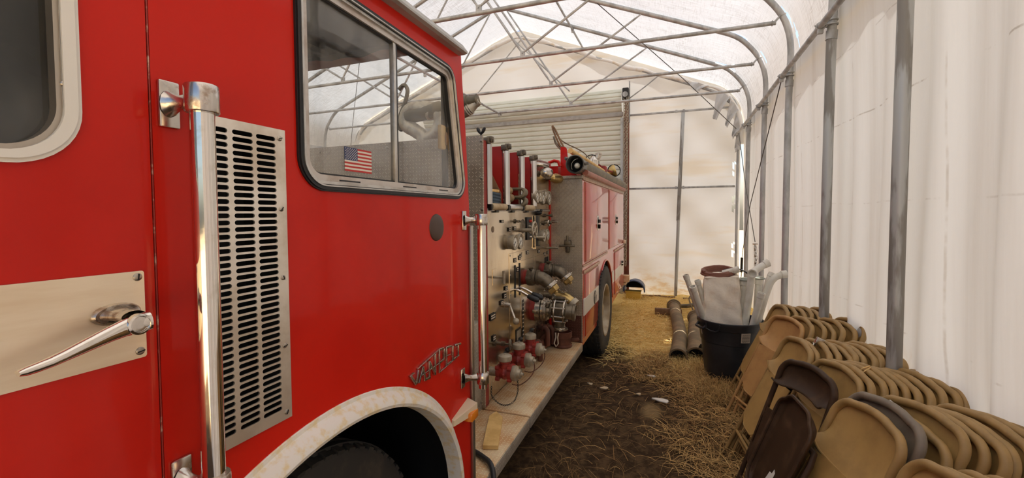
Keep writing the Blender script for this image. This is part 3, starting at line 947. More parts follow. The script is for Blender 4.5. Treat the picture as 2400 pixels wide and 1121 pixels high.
g = MB(); g.lathe((HX + .008, .4375, 1.5488), (1, 0, 0), [(0, .0125), (.0018, .0124), (.0022, .0116), (.0022, .006), (.0022, .0)], 24); part(g, 'handle_disc', mat_worn, door)

# cab shell: far side, roof, floor, bulkheads (dark inside)
g = MB()
g.box(-3.28, -3.26, -1.3, 1.75, .5, 2.42)
g.box(-3.28, D, -1.34, -1.30, .5, 2.42)
g.box(D - .015, D - .002, -1.3, -.625, .5, 2.42)
part(g, 'cab_shell', mat_red, smooth=False)
g = MB()
g.box(-3.25, D - .02, -1.28, 1.46, 2.385, 2.40)
g.box(-3.25, D - .02, -1.28, .535, 1.05, 1.08)
g.box(-3.25, D - .022, .535, .56, 1.0, 2.39)
g.box(-3.25, D - .02, -1.29, -1.27, 1.0, 2.4)
g.box(-3.255, -3.24, -1.28, 1.6, 1.0, 2.4)
g.box(-3.2, D - .13, .57, 1.70, 1.18, 1.24)
part(g, 'cab_lining', mat_cabin, smooth=False)
g = MB()       # a frayed fringe along the back edge of the cab ceiling
g.grid(lambda u, v: (-3.2 + 2.3 * u, 1.462 + .01 * v, 2.40 - v * (.030 + .010 * math.sin(60 * u) * math.sin(23 * u))), 90, 2, thick=(0, .006, 0)); part(g, 'ceiling_fringe', mat_cabin, fix=False)
g = MB(); g.box(D - .05, D - .03, 1.60, 1.63, 1.80, 2.30, bev=.006); part(g, 'rear_pillar', mat_cabin)
g = MB()
for k, x in enumerate((-1.35, -1.95, -2.6)):
    g.box(x - .02, x + .02, .6, 1.44, 2.365, 2.386, bev=.004)
part(g, 'roof_rib', mat_dark)
# front-cab seat glimpsed through the dark glass
g = MB(); g.box(-1.75, -1.15, -.1, .42, 1.1, 1.62, bev=.05); g.box(-1.75, -1.15, .34, .50, 1.6, 2.05, bev=.04); part(g, 'seat', mat_cabin)
g = MB(); g.tube([(D - .12, -.3, 1.93), (D - .2, .05, 1.905), (D - .3, .40, 1.90)], .018, 8); part(g, 'grab_bar', mat_alu)

# roof edge and gutter
g = MB()
prof = [(D + .028, 2.386), (D + .042, 2.390), (D + .042, 2.398), (D + .020, 2.428), (D - .01, 2.432), (D - .02, 2.40), (D - .02, 2.386)]
n = len(prof)
vs = [(x, -1.3, z) for x, z in prof] + [(x, 1.672, z) for x, z in prof]
g.add(vs, [(i, (i + 1) % n, n + (i + 1) % n, n + i) for i in range(n)] + [tuple(range(n)), tuple(range(2 * n - 1, n - 1, -1))]); part(g, 'roof_gutter', mat_gutter, smooth=False)
g = MB()
vs = []; nn = 12
secp = [(D - .012, 2.42), (D - .018, 2.45), (D - .05, 2.475), (D - .15, 2.49), (-2.1, 2.53), (-3.1, 2.49), (-3.22, 2.46), (-3.24, 2.42)]
n = len(secp)
for y, k in ((-1.3, 1), (1.52, 1), (1.60, .96), (1.65, .8), (1.67, .45), (1.672, 0)):
    vs += [(x, y, 2.42 + (z - 2.42) * k) for x, z in secp]
fs = [(i * n + j, i * n + (j + 1) % n, (i + 1) * n + (j + 1) % n, (i + 1) * n + j) for i in range(5) for j in range(n)] + [tuple(range(n))]
g.add(vs, fs); part(g, 'cab_roof', mat_roofred)

# crew window
wn_ = empty('side_window', tuple(ORG[TR.name])); wn_.parent = TR; wn_.location = (0, 0, 0)
ORG[wn_.name] = ORG[TR.name]
g = MB(); g.plate(wring(0), [wring(.019)], 'X', D - .01, D + .006); g.plate(wring(.004), [wring(.015)], 'X', D + .005, D + .010)
part(g, 'rubber_gasket', mat_black, wn_)
g = MB(); g.plate(wring(.013), [wring(.0165)], 'X', D + .002, D + .0125); g.plate(wring(.019), [wring(.027)], 'X', D - .012, D + .004); part(g, 'outer_frame', mat_alu, wn_, 'thin bright aluminium frame', smooth=False)
g = MB(); g.plate(wring(.027), [wring(.044)], 'X', D - .02, D - .003); part(g, 'inner_frame', M('window_frame_metal', (.62, .58, .54), .42, .6, (.44, .36, .30), 10), wn_, smooth=False)
g = MB(); g.plate(wring(.044), [wring(.049)], 'X', D - .022, D - .010); part(g, 'glazing_seal', mat_black, wn_, smooth=False)
gl = wring(.046)
def clip(poly, y, left):
    out = []
    for a, b in zip(poly, poly[1:] + poly[:1]):
        ia = (a[0] <= y) == left; ib = (b[0] <= y) == left
        if ia: out.append(a)
        if ia != ib:
            t = (y - a[0]) / (b[0] - a[0]); out.append((y, a[1] + t * (b[1] - a[1])))
    return out
g = MB(); g.plate(clip(gl, 1.235, True), [], 'X', D - .016, D - .020); part(g, 'sliding_pane', mat_glass, wn_, smooth=False)
g = MB(); g.plate(clip(gl, 1.235, False), [], 'X', D - .022, D - .026); part(g, 'fixed_pane', mat_glass, wn_, smooth=False)
g = MB(); g.box(D - .024, D - .006, 1.222, 1.236, 1.822, 2.292, bev=.002); part(g, 'mullion', mat_alu, wn_)
g = MB(); g.box(D - .024, D - .009, 1.236, 1.247, 1.822, 2.292, bev=.002); part(g, 'mullion_seal', mat_black, wn_)
g = MB()
for y0, y1 in ((.96, 1.045), (1.26, 1.34), (1.50, 1.57)): g.box(D - .004, D - .0022, y0, y1, 1.8125, 1.8165)
part(g, 'drain_slot', mat_black, wn_)
g = MB(); g.box(D - .050, D - .030, 1.572, 1.640, 1.985, 2.085, bev=.006); g.sphere((D - .028, 1.606, 2.03), .02, 10, 1, (.4, .45, 1.5)); part(g, 'window_latch', [mat_wood, mat_oldwood], wn_, 'worn wooden latch')
g = MB()
fy0, fy1, fz0, fz1 = .996, 1.112, 1.845, 1.913
X0, X1 = D - .0155, D - .0145
st = (fz1 - fz0) / 13
for k in range(13):
    z1 = fz1 - st * k; y0 = fy0 + .0535 if k < 7 else fy0
    g.box(X0, X1, y0, fy1, z1 - st, z1, 0 if k % 2 == 0 else 1)
g.box(X0, X1, fy0, fy0 + .0535, fz1 - 7 * st, fz1, 2)
for r_ in range(9):
    for c_ in range(6 if r_ % 2 == 0 else 5):
        yc = fy0 + .0045 + .0089 * (c_ + (0 if r_ % 2 == 0 else .5)); zc = fz1 - .0036 - .00365 * r_
        pts = [(yc + (.0024 if i % 2 == 0 else .0010) * math.sin(math.pi * i / 5), zc + (.0024 if i % 2 == 0 else .0010) * math.cos(math.pi * i / 5)) for i in range(10)]
        b = len(g.v)
        g.add([(X1 + .0003, yc, zc)] + [(X1 + .0003, y, z) for y, z in pts], [(0, 1 + i, 1 + (i + 1) % 10) for i in range(10)], 1)
part(g, 'flag_sticker', [mat_flag_red, mat_flag_white, mat_flag_blue], wn_, 'stars and stripes sticker', smooth=False, fix=False)

# ventilation grille: 44 rows of three slots
holes = []
for r_ in range(44):
    z = 1.2665 + r_ * (.6365 / 44)
    for y0, y1 in ((.591, .638), (.648, .695), (.703, .752)):
        holes.append(stadium(y0, y1, z, z + .0098))
g = MB(); g.plate([(.567, 1.240), (.779, 1.240), (.779, 1.918), (.567, 1.918)], holes, 'X', D + .0035, D)
gr_ = part(g, 'vent_grille', mat_grille, label='slotted metal vent grille', smooth=False)
for z, a in ((1.897, .4), (1.735, .9), (1.575, 1.9), (1.415, .2), (1.257, 1.2)):
    g = MB(); screw(g, .7635, z, D + .0035, .0062, a); part(g, 'screw', [mat_trim, mat_dark], gr_)
g = MB()
g.box(D - .12, D - .118, .56, .79, 1.24, 1.93); g.box(D - .12, D - .013, .578, .583, 1.25, 1.91); g.box(D - .12, D - .013, .765, .77, 1.25, 1.91); g.box(D - .12, D - .013, .578, .77, 1.906, 1.912)
part(g, 'vent_duct', mat_dark, smooth=False)


# grab rails
def rail(y, z0, z1, brk, name_label):
    rl = empty('grab_rail', tuple(ORG[TR.name])); rl.parent = TR; rl.location = (0, 0, 0); ORG[rl.name] = ORG[TR.name]
    rl['label'] = name_label
    g = MB(); g.cyl((-.79, y, z0), (-.79, y, z1), .0190, n=28); part(g, 'rail_tube', mat_chrome, rl)
    for (by, bz, cz) in brk:
        g = MB()
        g.box(D, D + .007, by - .0175, by + .0175, bz - .042, bz + .042, bev=.004)
        # waisted arm from plate to collar
        ss = []
        for k in range(9):
            t = k / 8
            w = .011 + .009 * abs(2 * t - 1) ** 2; h = .013 + .012 * abs(2 * t - 1) ** 2.2
            c = Vector((D + .006 + (.064 - .015) * t, by + (y - by) * t, bz + (cz - bz) * t))
            d_ = Vector((.05, y - by, 0)).normalized(); sd = Vector((-d_.y, d_.x, 0))
            ss.append([c + sd * w * math.cos(2 * math.pi * j / 12) + Vector((0, 0, h * math.sin(2 * math.pi * j / 12))) for j in range(12)])
        g.add([p for q in ss for p in q], [(i * 12 + j, i * 12 + (j + 1) % 12, (i + 1) * 12 + (j + 1) % 12, (i + 1) * 12 + j) for i in range(8) for j in range(12)])
        g.lathe((-.79, y, cz - .0245), (0, 0, 1), [(0, .0195), (0, .0255), (.002, .0270), (.047, .0270), (.049, .0255), (.049, .0)], 28)
        part(g, 'rail_bracket', mat_worn, rl, 'worn cast bracket')
    return rl


rail(.543, 1.195, 1.945, [(.529, 1.921, 1.927), (.529, 1.230, 1.222)], 'chrome grab rail beside the vent grille')
rail(1.732, .955, 1.71, [(1.699, 1.692, 1.695), (1.669, 1.012, 1.0)], 'chrome grab rail at the rear corner of the cab')

g = MB(); g.box(D, D + .014, 1.744, 1.758, .44, 1.668, bev=.003); g.box(D - .012, D + .008, 1.757, 1.781, .44, 1.668, bev=.003); part(g, 'corner_trim', mat_trim, label='dull metal corner strip')
g = MB(); g.lathe((D, 1.470, 1.669), (1, 0, 0), [(0, .052), (.004, .050), (.008, .040), (.010, .02), (.0105, 0)], 32); part(g, 'filler_cap', M('dark_brown_plug', (.07, .04, .03), .45), label='dark round cap')

# raised emblem
EM = {'V': [(1.2733, 1.162), (1.3048, 1.1211)], 'V2': [(1.3211, 1.1671), (1.3090, 1.1212)], 'Vt': [(1.2685, 1.1620), (1.2950, 1.1652)], 'A': [(1.3516, 1.168), (1.3230, 1.118)], 'A2': [(1.3516, 1.168), (1.3649, 1.1149)], 'Ab': [(1.3348, 1.1400), (1.3960, 1.1420)],
      'N': [(1.3938, 1.1752), (1.3945, 1.1106)], 'N2': [(1.395, 1.1732), (1.4362, 1.1093)], 'N3': [(1.4369, 1.190), (1.4362, 1.1093)], 'P': [(1.4680, 1.1959), (1.4670, 1.1058)], 'P2': [(1.4660, 1.1965), (1.5020, 1.192)], 'P3': [(1.5060, 1.189), (1.5080, 1.1530)], 'P4': [(1.5060, 1.1490), (1.470, 1.1450)],
      'E': [(1.5243, 1.1880), (1.5232, 1.1160)], 'E1': [(1.5210, 1.1885), (1.5640, 1.1830)], 'E2': [(1.5250, 1.1540), (1.5560, 1.1520)], 'E3': [(1.5222, 1.1180), (1.5600, 1.1200)], 'L': [(1.5770, 1.1800), (1.5760, 1.1210)], 'L2': [(1.5740, 1.1225), (1.6060, 1.1245)], 'T': [(1.5960, 1.1770), (1.6487, 1.1690)], 'T2': [(1.6240, 1.172), (1.6250, 1.1255)], 'top': [(1.3161, 1.1720), (1.4661, 1.1985)], 'mid': [(1.3960, 1.1420), (1.4767, 1.1445)], 'bot': [(1.4700, 1.1080), (1.6318, 1.1245)], 'f': [(1.3591, 1.1171), (1.4000, 1.1120)]}
g = MB()
for k, (a, b) in EM.items():
    thin = len(k) > 1 and k not in ('V2', 'A2', 'N2', 'N3', 'T2', 'P2', 'P3', 'P4', 'E1', 'E3', 'L2')
    g.bar((D + .004, *a), (D + .004, *b), .0034 if thin else .0085, .010, up=(1, 0, 0), bev=.001)
part(g, 'name_emblem', mat_worn, label='raised slanting metal lettering')

# marker lamp low at the rear corner
g = MB()
tp = [(D, 1.572, .872), (D, 1.722, .905), (D + .012, 1.572, .868), (D + .052, 1.712, .893), (D, 1.572, .842), (D, 1.722, .842), (D + .012, 1.572, .846), (D + .050, 1.712, .850)]
g.add(tp, [(0, 1, 3, 2), (4, 6, 7, 5), (0, 2, 6, 4), (1, 5, 7, 3), (2, 3, 7, 6)])
lamp = part(g, 'marker_lamp', mat_lens_body, smooth=False, label='cream wedge marker lamp')
g = MB(); g.box(D + .004, D + .054, 1.655, 1.722, .828, .868, bev=.008); part(g, 'amber_lens', mat_amber, lamp)

# fender flare, liner, wheel
def swept(profile, angs, nm, mat, label=None):
    """profile: (x offset from the panel, radial scale) pairs swept round the arch"""
    g = MB(); n = len(profile); vs = []
    for a in angs:
        for dx, k in profile:
            y, z = arch_pt(a, 1.0)
            ny, nz = math.cos(R(a)), math.sin(R(a))
            vs.append((D + dx, y + k * ny, z + k * nz))
    m_ = len(angs)
    g.add(vs, [(i * n + j, i * n + j + 1, (i + 1) * n + j + 1, (i + 1) * n + j) for i in range(m_ - 1) for j in range(n - 1)])
    return part(g, nm, mat, label=label)
angs = np.linspace(-6, 186, 70)
swept([(-.012, .012), (.002, .012), (.004, .010), (.005, .0), (.010, -.004), (.022, -.012), (.034, -.026), (.037, -.036), (.033, -.046), (.012, -.050), (-.03, -.050)], angs, 'fender_flare', mat_white, 'stained white fender flare')
swept([(-.03, -.050), (-.10, -.02), (-.75, -.02)], angs, 'wheel_well', mat_black)
g = MB(); g.box(D - .80, D - .74, .1, 1.75, .2, 1.2); g.box(D - .75, D - .015, 1.665, 1.70, .2, .62); part(g, 'well_back', mat_dark, smooth=False)


def wheel(cx, cy_, cz, r, w, name, rim_r, facing=1, n=60, dish=.10):
    root = empty(name, tuple(ORG[TR.name])); root.parent = TR; root.location = (0, 0, 0); ORG[root.name] = ORG[TR.name]
    g = MB()
    prof = [(-w, rim_r), (-w, r - .05), (-w + .03, r - .008), (-w + .04, r), (-.04, r), (-.012, r - .008), (-.002, r - .030), (.004, r - .07), (.006, r - .11), (.000, rim_r + .03), (-.012, rim_r + .008), (-.02, rim_r)]
    g.lathe((cx, cy_, cz), (1, 0, 0), prof, n, cap=False)
    part(g, 'tyre', mat_tire, root)
    g = MB()         # tread ribs and shoulder lugs
    for k in range(4):
        x = cx - .055 - k * (w - .10) / 3
        g.lathe((x, cy_, cz), (1, 0, 0), [(-.018, r - .002), (-.016, r + .010), (.016, r + .010), (.018, r - .002)], n, cap=False)
    for k in range(n):
        a = 2 * math.pi * (k + .5) / n
        y, z = math.cos(a), math.sin(a)
        g.bar((cx - .055, cy_ + y * (r + .001), cz + z * (r + .001)), (cx - .008, cy_ + y * (r - .010), cz + z * (r - .010)), .028, .016, up=(0, y, z))
    part(g, 'tread', mat_tire, root, smooth=False)
    g = MB()
    g.lathe((cx, cy_, cz), (1, 0, 0), [(-.02, rim_r + .002), (-.004, rim_r + .010), (.002, rim_r + .004), (-.003, rim_r - .012), (-.03, rim_r - .030), (-dish, rim_r - .045), (-dish - .01, rim_r - .09), (-dish + .01, .17), (-dish + .03, .13), (-dish + .035, .10)], n, cap=False)
    part(g, 'rim', mat_rim, root, 'cream painted rim')
    g = MB()
    g.lathe((cx - dish + .03, cy_, cz), (1, 0, 0), [(0, .10), (.06, .095), (.085, .075), (.09, 0)], 24)
    part(g, 'hub', mat_rim, root)
    for k in range(10):
        a = 2 * math.pi * k / 10
        g = MB(); c = Vector((cx - dish + .022, cy_ + .145 * math.cos(a), cz + .145 * math.sin(a)))
        g.cyl(c, c + Vector((.035, 0, 0)), .014, .012, 6); part(g, 'wheel_nut', mat_trim, root)
    return root


wheel(-.985, .955, .475, .515, .27, 'front_wheel', .29)

# ------------------------------------------------------------------ pump section, running boards, hose bays
XP = -1.185


def sub(name, label=None):
    e = empty(name, tuple(ORG[TR.name])); e.parent = TR; e.location = (0, 0, 0); ORG[e.name] = ORG[TR.name]
    if label: e['label'] = label
    return e


for (y0, y1) in ((1.80, 2.588), (2.602, 4.272)):
    g = MB(); g.box(XP - .03, D, y0, y1, .412, .432, 0, .006)
    o = part(g, 'running_board', dm_xy, label='dusty tread plate step')
    g = MB(); g.box(D - .006, D + .002, y0 + .002, y1 - .002, .352, .426, 0, .003); part(g, 'tread_edge', dm_yz, o)
g = MB(); g.box(XP - .1, D - .03, 1.80, 4.25, .30, .40); part(g, 'step_frame', mat_dark, smooth=False)
# side box under the bulkhead and the bulkhead itself
g = MB(); g.box(-2.9, XP - .004, 1.80, 2.60, .43, 1.02, bev=.004); part(g, 'side_box', dm_yz)
g = MB(); g.box(-2.95, -1.166, 2.585, 2.60, .44, 2.225)
blk = part(g, 'front_bulkhead', dm_xz, label='tread plate bulkhead behind the cab', smooth=False)
g = MB()
for z in (.6, .9, 1.3, 1.75, 1.95, 2.19):
    for x in (-1.175, -1.9, -2.5): g.lathe((x, 2.585, z), (0, -1, 0), [(0, .009), (.004, .008), (.006, 0)], 10)
part(g, 'bolts', mat_trim, blk)['kind'] = 'stuff'
g = MB()
g.tube([(-1.205, 2.592, 2.275), (-1.197, 2.592, 2.262), (-1.188, 2.592, 2.245), (-1.178, 2.592, 2.240), (-1.168, 2.592, 2.245), (-1.159, 2.592, 2.262), (-1.151, 2.592, 2.275)], [.007, .0125, .009, .009, .009, .0125, .007], 10)
g.cyl((-1.178, 2.592, 2.21), (-1.178, 2.592, 2.24), .007, n=8); part(g, 'wing_nut', mat_black_metal, blk)

# pump body and stainless panel
g = MB(); g.box(-2.95, XP - .012, 2.665, 4.27, .44, 1.745); part(g, 'pump_housing', mat_red_dull, smooth=False)
g = MB(); g.box(XP - .010, XP, 2.662, 4.262, .445, 1.752, bev=.002)
pp = part(g, 'pump_panel', mat_panel, label='brushed stainless pump panel', smooth=False)
g = MB(); g.box(XP - .008, -1.172, 2.602, 2.664, .44, 2.20); part(g, 'panel_edge', mat_red_dull, smooth=False)
g = MB(); g.box(XP, XP + .008, 4.225, 4.272, .44, 2.22); part(g, 'red_corner_post', mat_red, smooth=False)
# raised sub panels
def subpanel(y0, y1, z0, z1, th=.004, bolts=True, name='sub_panel', mat=mat_panel):
    g = MB(); g.box(XP, XP + th, y0, y1, z0, z1, bev=.0015)
    o = part(g, name, mat, smooth=False)
    return o
subpanel(3.095, 4.222, .67, 1.415)
g = MB()
for y in (3.11, 3.38, 3.70, 4.0, 4.20):
    for z in (.69, .86, 1.10, 1.25, 1.40):
        if y in (3.38, 3.70, 4.0) and z in (.86, 1.10, 1.25): continue
        g.lathe((XP + .004, y, z), (1, 0, 0), [(0, .007), (.003, .006), (.005, 0)], 8)
part(g, 'panel_bolts', mat_trim, pp)['kind'] = 'stuff'
subpanel(3.335, 4.03, .78, 1.335, .0075)
g = MB(); g.box(XP, XP + .010, 2.668, 4.222, 1.738, 1.758, bev=.003); part(g, 'panel_top_rail', mat_alu)
g = MB()
for y, z0, z1 in ((3.213, 1.06, 1.315), (3.320, 1.06, 1.32), (4.038, 1.185, 1.295), (4.095, 1.18, 1.295), (4.150, 1.175, 1.295)):
    g = MB(); g.box(XP + .0035, XP + .0090, y - .010, y + .010, z0, z1)
    part(g, 'lever_slot', mat_black, pp, smooth=False)
for y, ye in ((3.213, 2.985), (3.320, 3.09)):
    g = MB(); g.tube([(XP - .01, y, 1.13), (XP + .06, y, 1.108), (-1.055, y, 1.072)], .011, 10); o = part(g, 'valve_lever', mat_chrome)
    g = MB(); g.tube([(-1.075, y - .0, 1.078), (-1.05, y, 1.068), (-1.00, y, 1.050), (-.985, y, 1.045)], [.016, .022, .022, .012], 10); part(g, 'lever_grip', mat_black, o)
# name plates on the panel (dark enamel with pale lettering bars)
def plates(lst):
    for (y, z, w, h) in lst:
        g = MB(); g.box(XP + .0035, XP + .0085, y - w / 2, y + w / 2, z - h / 2, z + h / 2, 0)
        for k in range(2): g.box(XP + .0085, XP + .0090, y - w * .38, y + w * .38, z - h * .28 + k * h * .38, z - h * .10 + k * h * .38, 1)
        part(g, 'name_plate', [mat_black_metal, mat_label], pp, smooth=False)
plates([(3.213, 1.355, .055, .035), (3.268, 1.275, .05, .035), (3.32, 1.365, .055, .035), (3.10, 1.60, .05, .03), (3.21, 1.605, .05, .03), (3.52, 1.39, .06, .03), (4.04, 1.33, .05, .03), (4.15, 1.335, .05, .03), (2.99, 1.115, .05, .04), (3.02, 1.165, .05, .03), (2.93, 1.075, .06, .03), (2.78, .855, .05, .04), (2.76, 1.01, .09, .045), (3.9, 1.62, .05, .03), (4.05, 1.62, .05, .03), (3.35, 1.38, .04, .025), (3.85, 1.372, .06, .03), (2.95, 1.665, .05, .02)])
g = MB(); g.box(XP + .004, XP + .009, 3.37, 3.41, .70, 1.01, 0); 
for k in range(9): g.box(XP + .009, XP + .0095, 3.377, 3.403, .715 + .033 * k, .725 + .033 * k, 1)
part(g, 'instruction_strip', [mat_black_metal, mat_label], pp, smooth=False)
g = MB(); g.box(XP + .004, XP + .008, 3.22, 3.34, .695, .80, 0); g.box(XP + .008, XP + .0085, 3.235, 3.325, .71, .785, 1); part(g, 'data_plate', [mat_black_metal, mat_capgrey], pp, smooth=False)


def gauge(y, z, r, x0=XP, depth=.055, tilt=0):
    e = sub('pressure_gauge')
    g = MB(); g.lathe((x0, y, z), (1, 0, 0), [(0, r * .92), (depth * .6, r * .94), (depth * .62, r * 1.06), (depth * .95, r * 1.06), (depth, r), (depth - .004, r * .88), (depth - .006, 0)], 28); part(g, 'gauge_case', mat_capgrey, e)
    g = MB(); g.lathe((x0 + depth - .005, y, z), (1, 0, 0), [(0, r * .88), (.001, 0)], 28); part(g, 'gauge_face', mat_gauge, e)
    g = MB(); X = x0 + depth - .0030
    for k in range(11):
        a = R(225 - 27 * k); g.bar((X, y + r * .66 * math.cos(a), z + r * .66 * math.sin(a)), (X, y + r * .82 * math.cos(a), z + r * .82 * math.sin(a)), r * .05, .001, up=(1, 0, 0))
    a = R(215); g.bar((X, y - r * .15 * math.cos(a), z - r * .15 * math.sin(a)), (X, y + r * .7 * math.cos(a), z + r * .7 * math.sin(a)), r * .09, .0015, up=(1, 0, 0)); g.lathe((X, y, z), (1, 0, 0), [(0, r * .12), (.002, 0)], 10)
    part(g, 'gauge_needle', mat_ink, e)
    return e


gauge(3.10, 1.503, .056); gauge(3.225, 1.503, .058)
gauge(3.875, 1.515, .052); gauge(3.995, 1.520, .052)
# speed control wheel in front of its black recess
g = MB(); g.box(XP + .003, XP + .006, 3.715, 3.885, 1.425, 1.70, 0, .002); g.box(XP + .004, XP + .014, 3.72, 3.74, 1.42, 1.70, 1); g.box(XP + .004, XP + .014, 3.86, 3.88, 1.42, 1.70, 1); g.box(XP + .004, XP + .02, 3.72, 3.88, 1.405, 1.425, 1)
part(g, 'throttle_recess', [mat_black, mat_panel], smooth=False)
hw = sub('hand_wheel')
g = MB(); g.torus((-1.065, 3.365, 1.585), (1, 0, 0), .064, .0085, 32, 8); part(g, 'wheel_rim', mat_capgrey, hw)
g = MB()
for k in range(4):
    a = R(35 + 90 * k); g.cyl((-1.068, 3.365, 1.585), (-1.065, 3.365 + .064 * math.cos(a), 1.585 + .064 * math.sin(a)), .007, n=8)
g.cyl((XP, 3.365, 1.585), (-1.06, 3.365, 1.585), .016, n=12); part(g, 'wheel_spoke', mat_capgrey, hw)
g = MB(); g.tube([(-1.06, 3.40, 1.53), (-1.05, 3.41, 1.525), (-.99, 3.41, 1.525)], [.008, .011, .013], 10); part(g, 'crank_handle', mat_capgrey, hw)
lp = sub('indicator_panel')
g = MB(); g.box(XP, XP + .012, 3.50, 3.632, 1.495, 1.69, bev=.004); part(g, 'face_plate', mat_black_metal, lp)
for (y, z, r, mm) in ((3.57, 1.655, .013, mat_redink), (3.545, 1.61, .012, mat_capgrey), (3.59, 1.605, .012, mat_capgrey), (3.57, 1.56, .016, mat_silver), (3.57, 1.52, .012, mat_silver)):
    g = MB(); g.lathe((XP + .012, y, z), (1, 0, 0), [(0, r), (.012, r * .9), (.02, r * .6), (.022, 0)], 14); part(g, 'indicator_light', mm, lp)
# drain pull handle, small shut-off wheel, ball lever, tee handles
ph = sub('pull_handle')
g = MB(); g.box(XP, XP + .003, 2.77, 2.85, 1.225, 1.335); part(g, 'pull_plate', mat_panel, ph, smooth=False)
g = MB(); g.cyl((XP, 2.80, 1.278), (XP + .075, 2.80, 1.278), .009, .007, 10); g.cyl((XP + .074, 2.80, 1.235), (XP + .074, 2.80, 1.325), .0105, n=12); part(g, 'tee_grip', mat_capgrey, ph)
bl = sub('ball_lever')
g = MB(); g.lathe((XP, 3.0, 1.045), (1, 0, 0), [(0, .022), (.03, .018), (.045, .014), (.05, 0)], 16); g.cyl((XP + .04, 3.0, 1.045), (-1.085, 2.955, .945), .0085, .0085, 10); part(g, 'lever_arm', mat_silver, bl)
g = MB(); g.sphere((-1.08, 2.953, .940), .024, 16); part(g, 'ball_knob', mat_capgrey, bl)
sv = sub('small_valve')
g = MB(); g.lathe((XP, 2.80, .815), (1, 0, 0), [(0, .022), (.012, .022), (.014, .012), (.05, .012), (.052, .018), (.075, .018), (.078, .008), (.12, .007)], 14); part(g, 'valve_stem', mat_cast, sv)
g = MB(); g.torus((-1.068, 2.80, .815), (1, .2, 0), .032, .0065, 20, 6)
for k in range(4):
    a = R(45 + 90 * k); g.cyl((-1.068, 2.80, .815), (-1.068, 2.80 + .03 * math.cos(a), .815 + .03 * math.sin(a)), .005, n=6)
part(g, 'valve_wheel', mat_cast, sv)
cv = sub('petcock_bank')
for k, (y, z) in enumerate(((4.0, 1.63), (4.12, 1.64), (4.05, 1.70))):
    g = MB(); g.lathe((XP, y, z), (1, 0, 0), [(0, .018), (.02, .016), (.022, .008), (.06, .008), (.06, .014), (.085, .014), (.09, 0)], 10); part(g, 'petcock', mat_cast, cv)
g = MB(); g.tube([(XP, 4.10, 1.635), (-1.14, 4.1, 1.64), (-1.06, 4.08, 1.64)], [.008, .012, .010], 8); g.torus((-1.13, 4.02, 1.63), (1, 0, 0), .028, .006, 14, 6); part(g, 'petcock_handle', mat_silver, cv)
g = MB(); g.lathe((XP, 3.80, 1.725), (1, 0, 0), [(0, .022), (.03, .020), (.05, .012), (.055, 0)], 12); g.sphere((XP + .045, 3.80, 1.745), .014, 8); part(g, 'control_knob', mat_black_metal, pp)
g = MB(); g.lathe((XP + .0005, 2.785, 1.612), (1, 0, 0), [(0, .022), (.002, .021), (.003, 0)], 20); part(g, 'blank_plug', M('dull_bronze_plug', (.22, .15, .09), .5, .5), pp)
g = MB(); g.lathe((XP, 3.23, 1.66), (1, 0, 0), [(0, .018), (.008, .018), (.01, .008), (.045, .008), (.05, 0)], 12); g.cyl((XP + .035, 3.19, 1.657), (XP + .035, 3.27, 1.657), .007, n=8); part(g, 'drain_cock', mat_cast, pp)
g = MB(); g.cyl((XP, 4.12, 1.385), (-1.06, 4.10, 1.385), .010, n=8); part(g, 'pull_rod', mat_capgrey, pp)
# hand wheel's shadow on the panel, put in as a thin dark disc
g = MB(); g.lathe((XP, 3.42, 1.615), (1, 0, 0), [(0, .06), (.003, .058), (.004, 0)], 28); part(g, 'wheel_shadow_disc', mat_cast, pp)


def outlet(y, z, yaw, name='discharge_outlet'):
    e = sub(name)
    b = Vector((XP, y, z))
    g = MB(); g.lathe(b, (1, 0, 0), [(0, .062), (.035, .062), (.04, .056)], 24); part(g, 'red_collar', mat_red_dull, e)
    g = MB(); g.lathe(b + Vector((.03, 0, 0)), (1, 0, 0), [(0, .055), (.005, .068), (.02, .072), (.05, .070), (.06, .058), (.075, .056), (.085, .064), (.10, .064)], 24)
    for k in range(3):
        a = R(60 + 120 * k); g.lathe(b + Vector((.035, .066 * math.cos(a), .066 * math.sin(a))), (1, 0, 0), [(0, .016), (.05, .016), (.052, .006)], 8)
    g.bar(b + Vector((.05, -.02, .075)), b + Vector((.10, -.05, .088)), .02, .015, bev=.004); part(g, 'valve_body', mat_cast, e)
    g = MB()
    p = [b + Vector((.11, 0, 0)), b + Vector((.15, 0, -.004)), b + Vector((.185, .0, -.022)), b + Vector((.215, 0, -.050)), b + Vector((.24, .0, -.078))]
    g.tube(p, [.056, .056, .054, .05, .047], 20); part(g, 'elbow', mat_cast, e)
    d = (p[-1] - p[-2]).normalized()
    g = MB(); g.lathe(p[-1] - d * .035, d, [(0, .053), (.004, .060), (.030, .060), (.034, .053)], 24)
    for k in range(4):
        a = 2 * math.pi * k / 4 + .4; u = d.orthogonal().normalized(); w = d.cross(u)
        c = p[-1] - d * .018 + (u * math.cos(a) + w * math.sin(a)) * .062; g.sphere(c, .011, 8)
    part(g, 'coupling_ring', mat_silver, e, 'bright swivel coupling')
    g = MB(); g.lathe(p[-1] + d * .0, d, [(0, .050), (.004, .052), (.034, .050), (.040, .046), (.044, .018), (.058, .016), (.060, 0)], 6)
    part(g, 'brass_cap', mat_brass, e, 'yellow brass cap')
    g = MB()
    for k in range(9):
        t = k / 8; c = p[-1] + d * .04 + Vector((-.01 - .12 * t, .01, -.03 - .07 * math.sin(math.pi * t))); g.torus(c, (1, k % 2, 1 - k % 2), .010, .003, 8, 5)
    part(g, 'cap_chain', mat_trim, e, fix=False)
    return e


outlet(3.45, 1.19, 0); outlet(3.98, 1.185, 0)
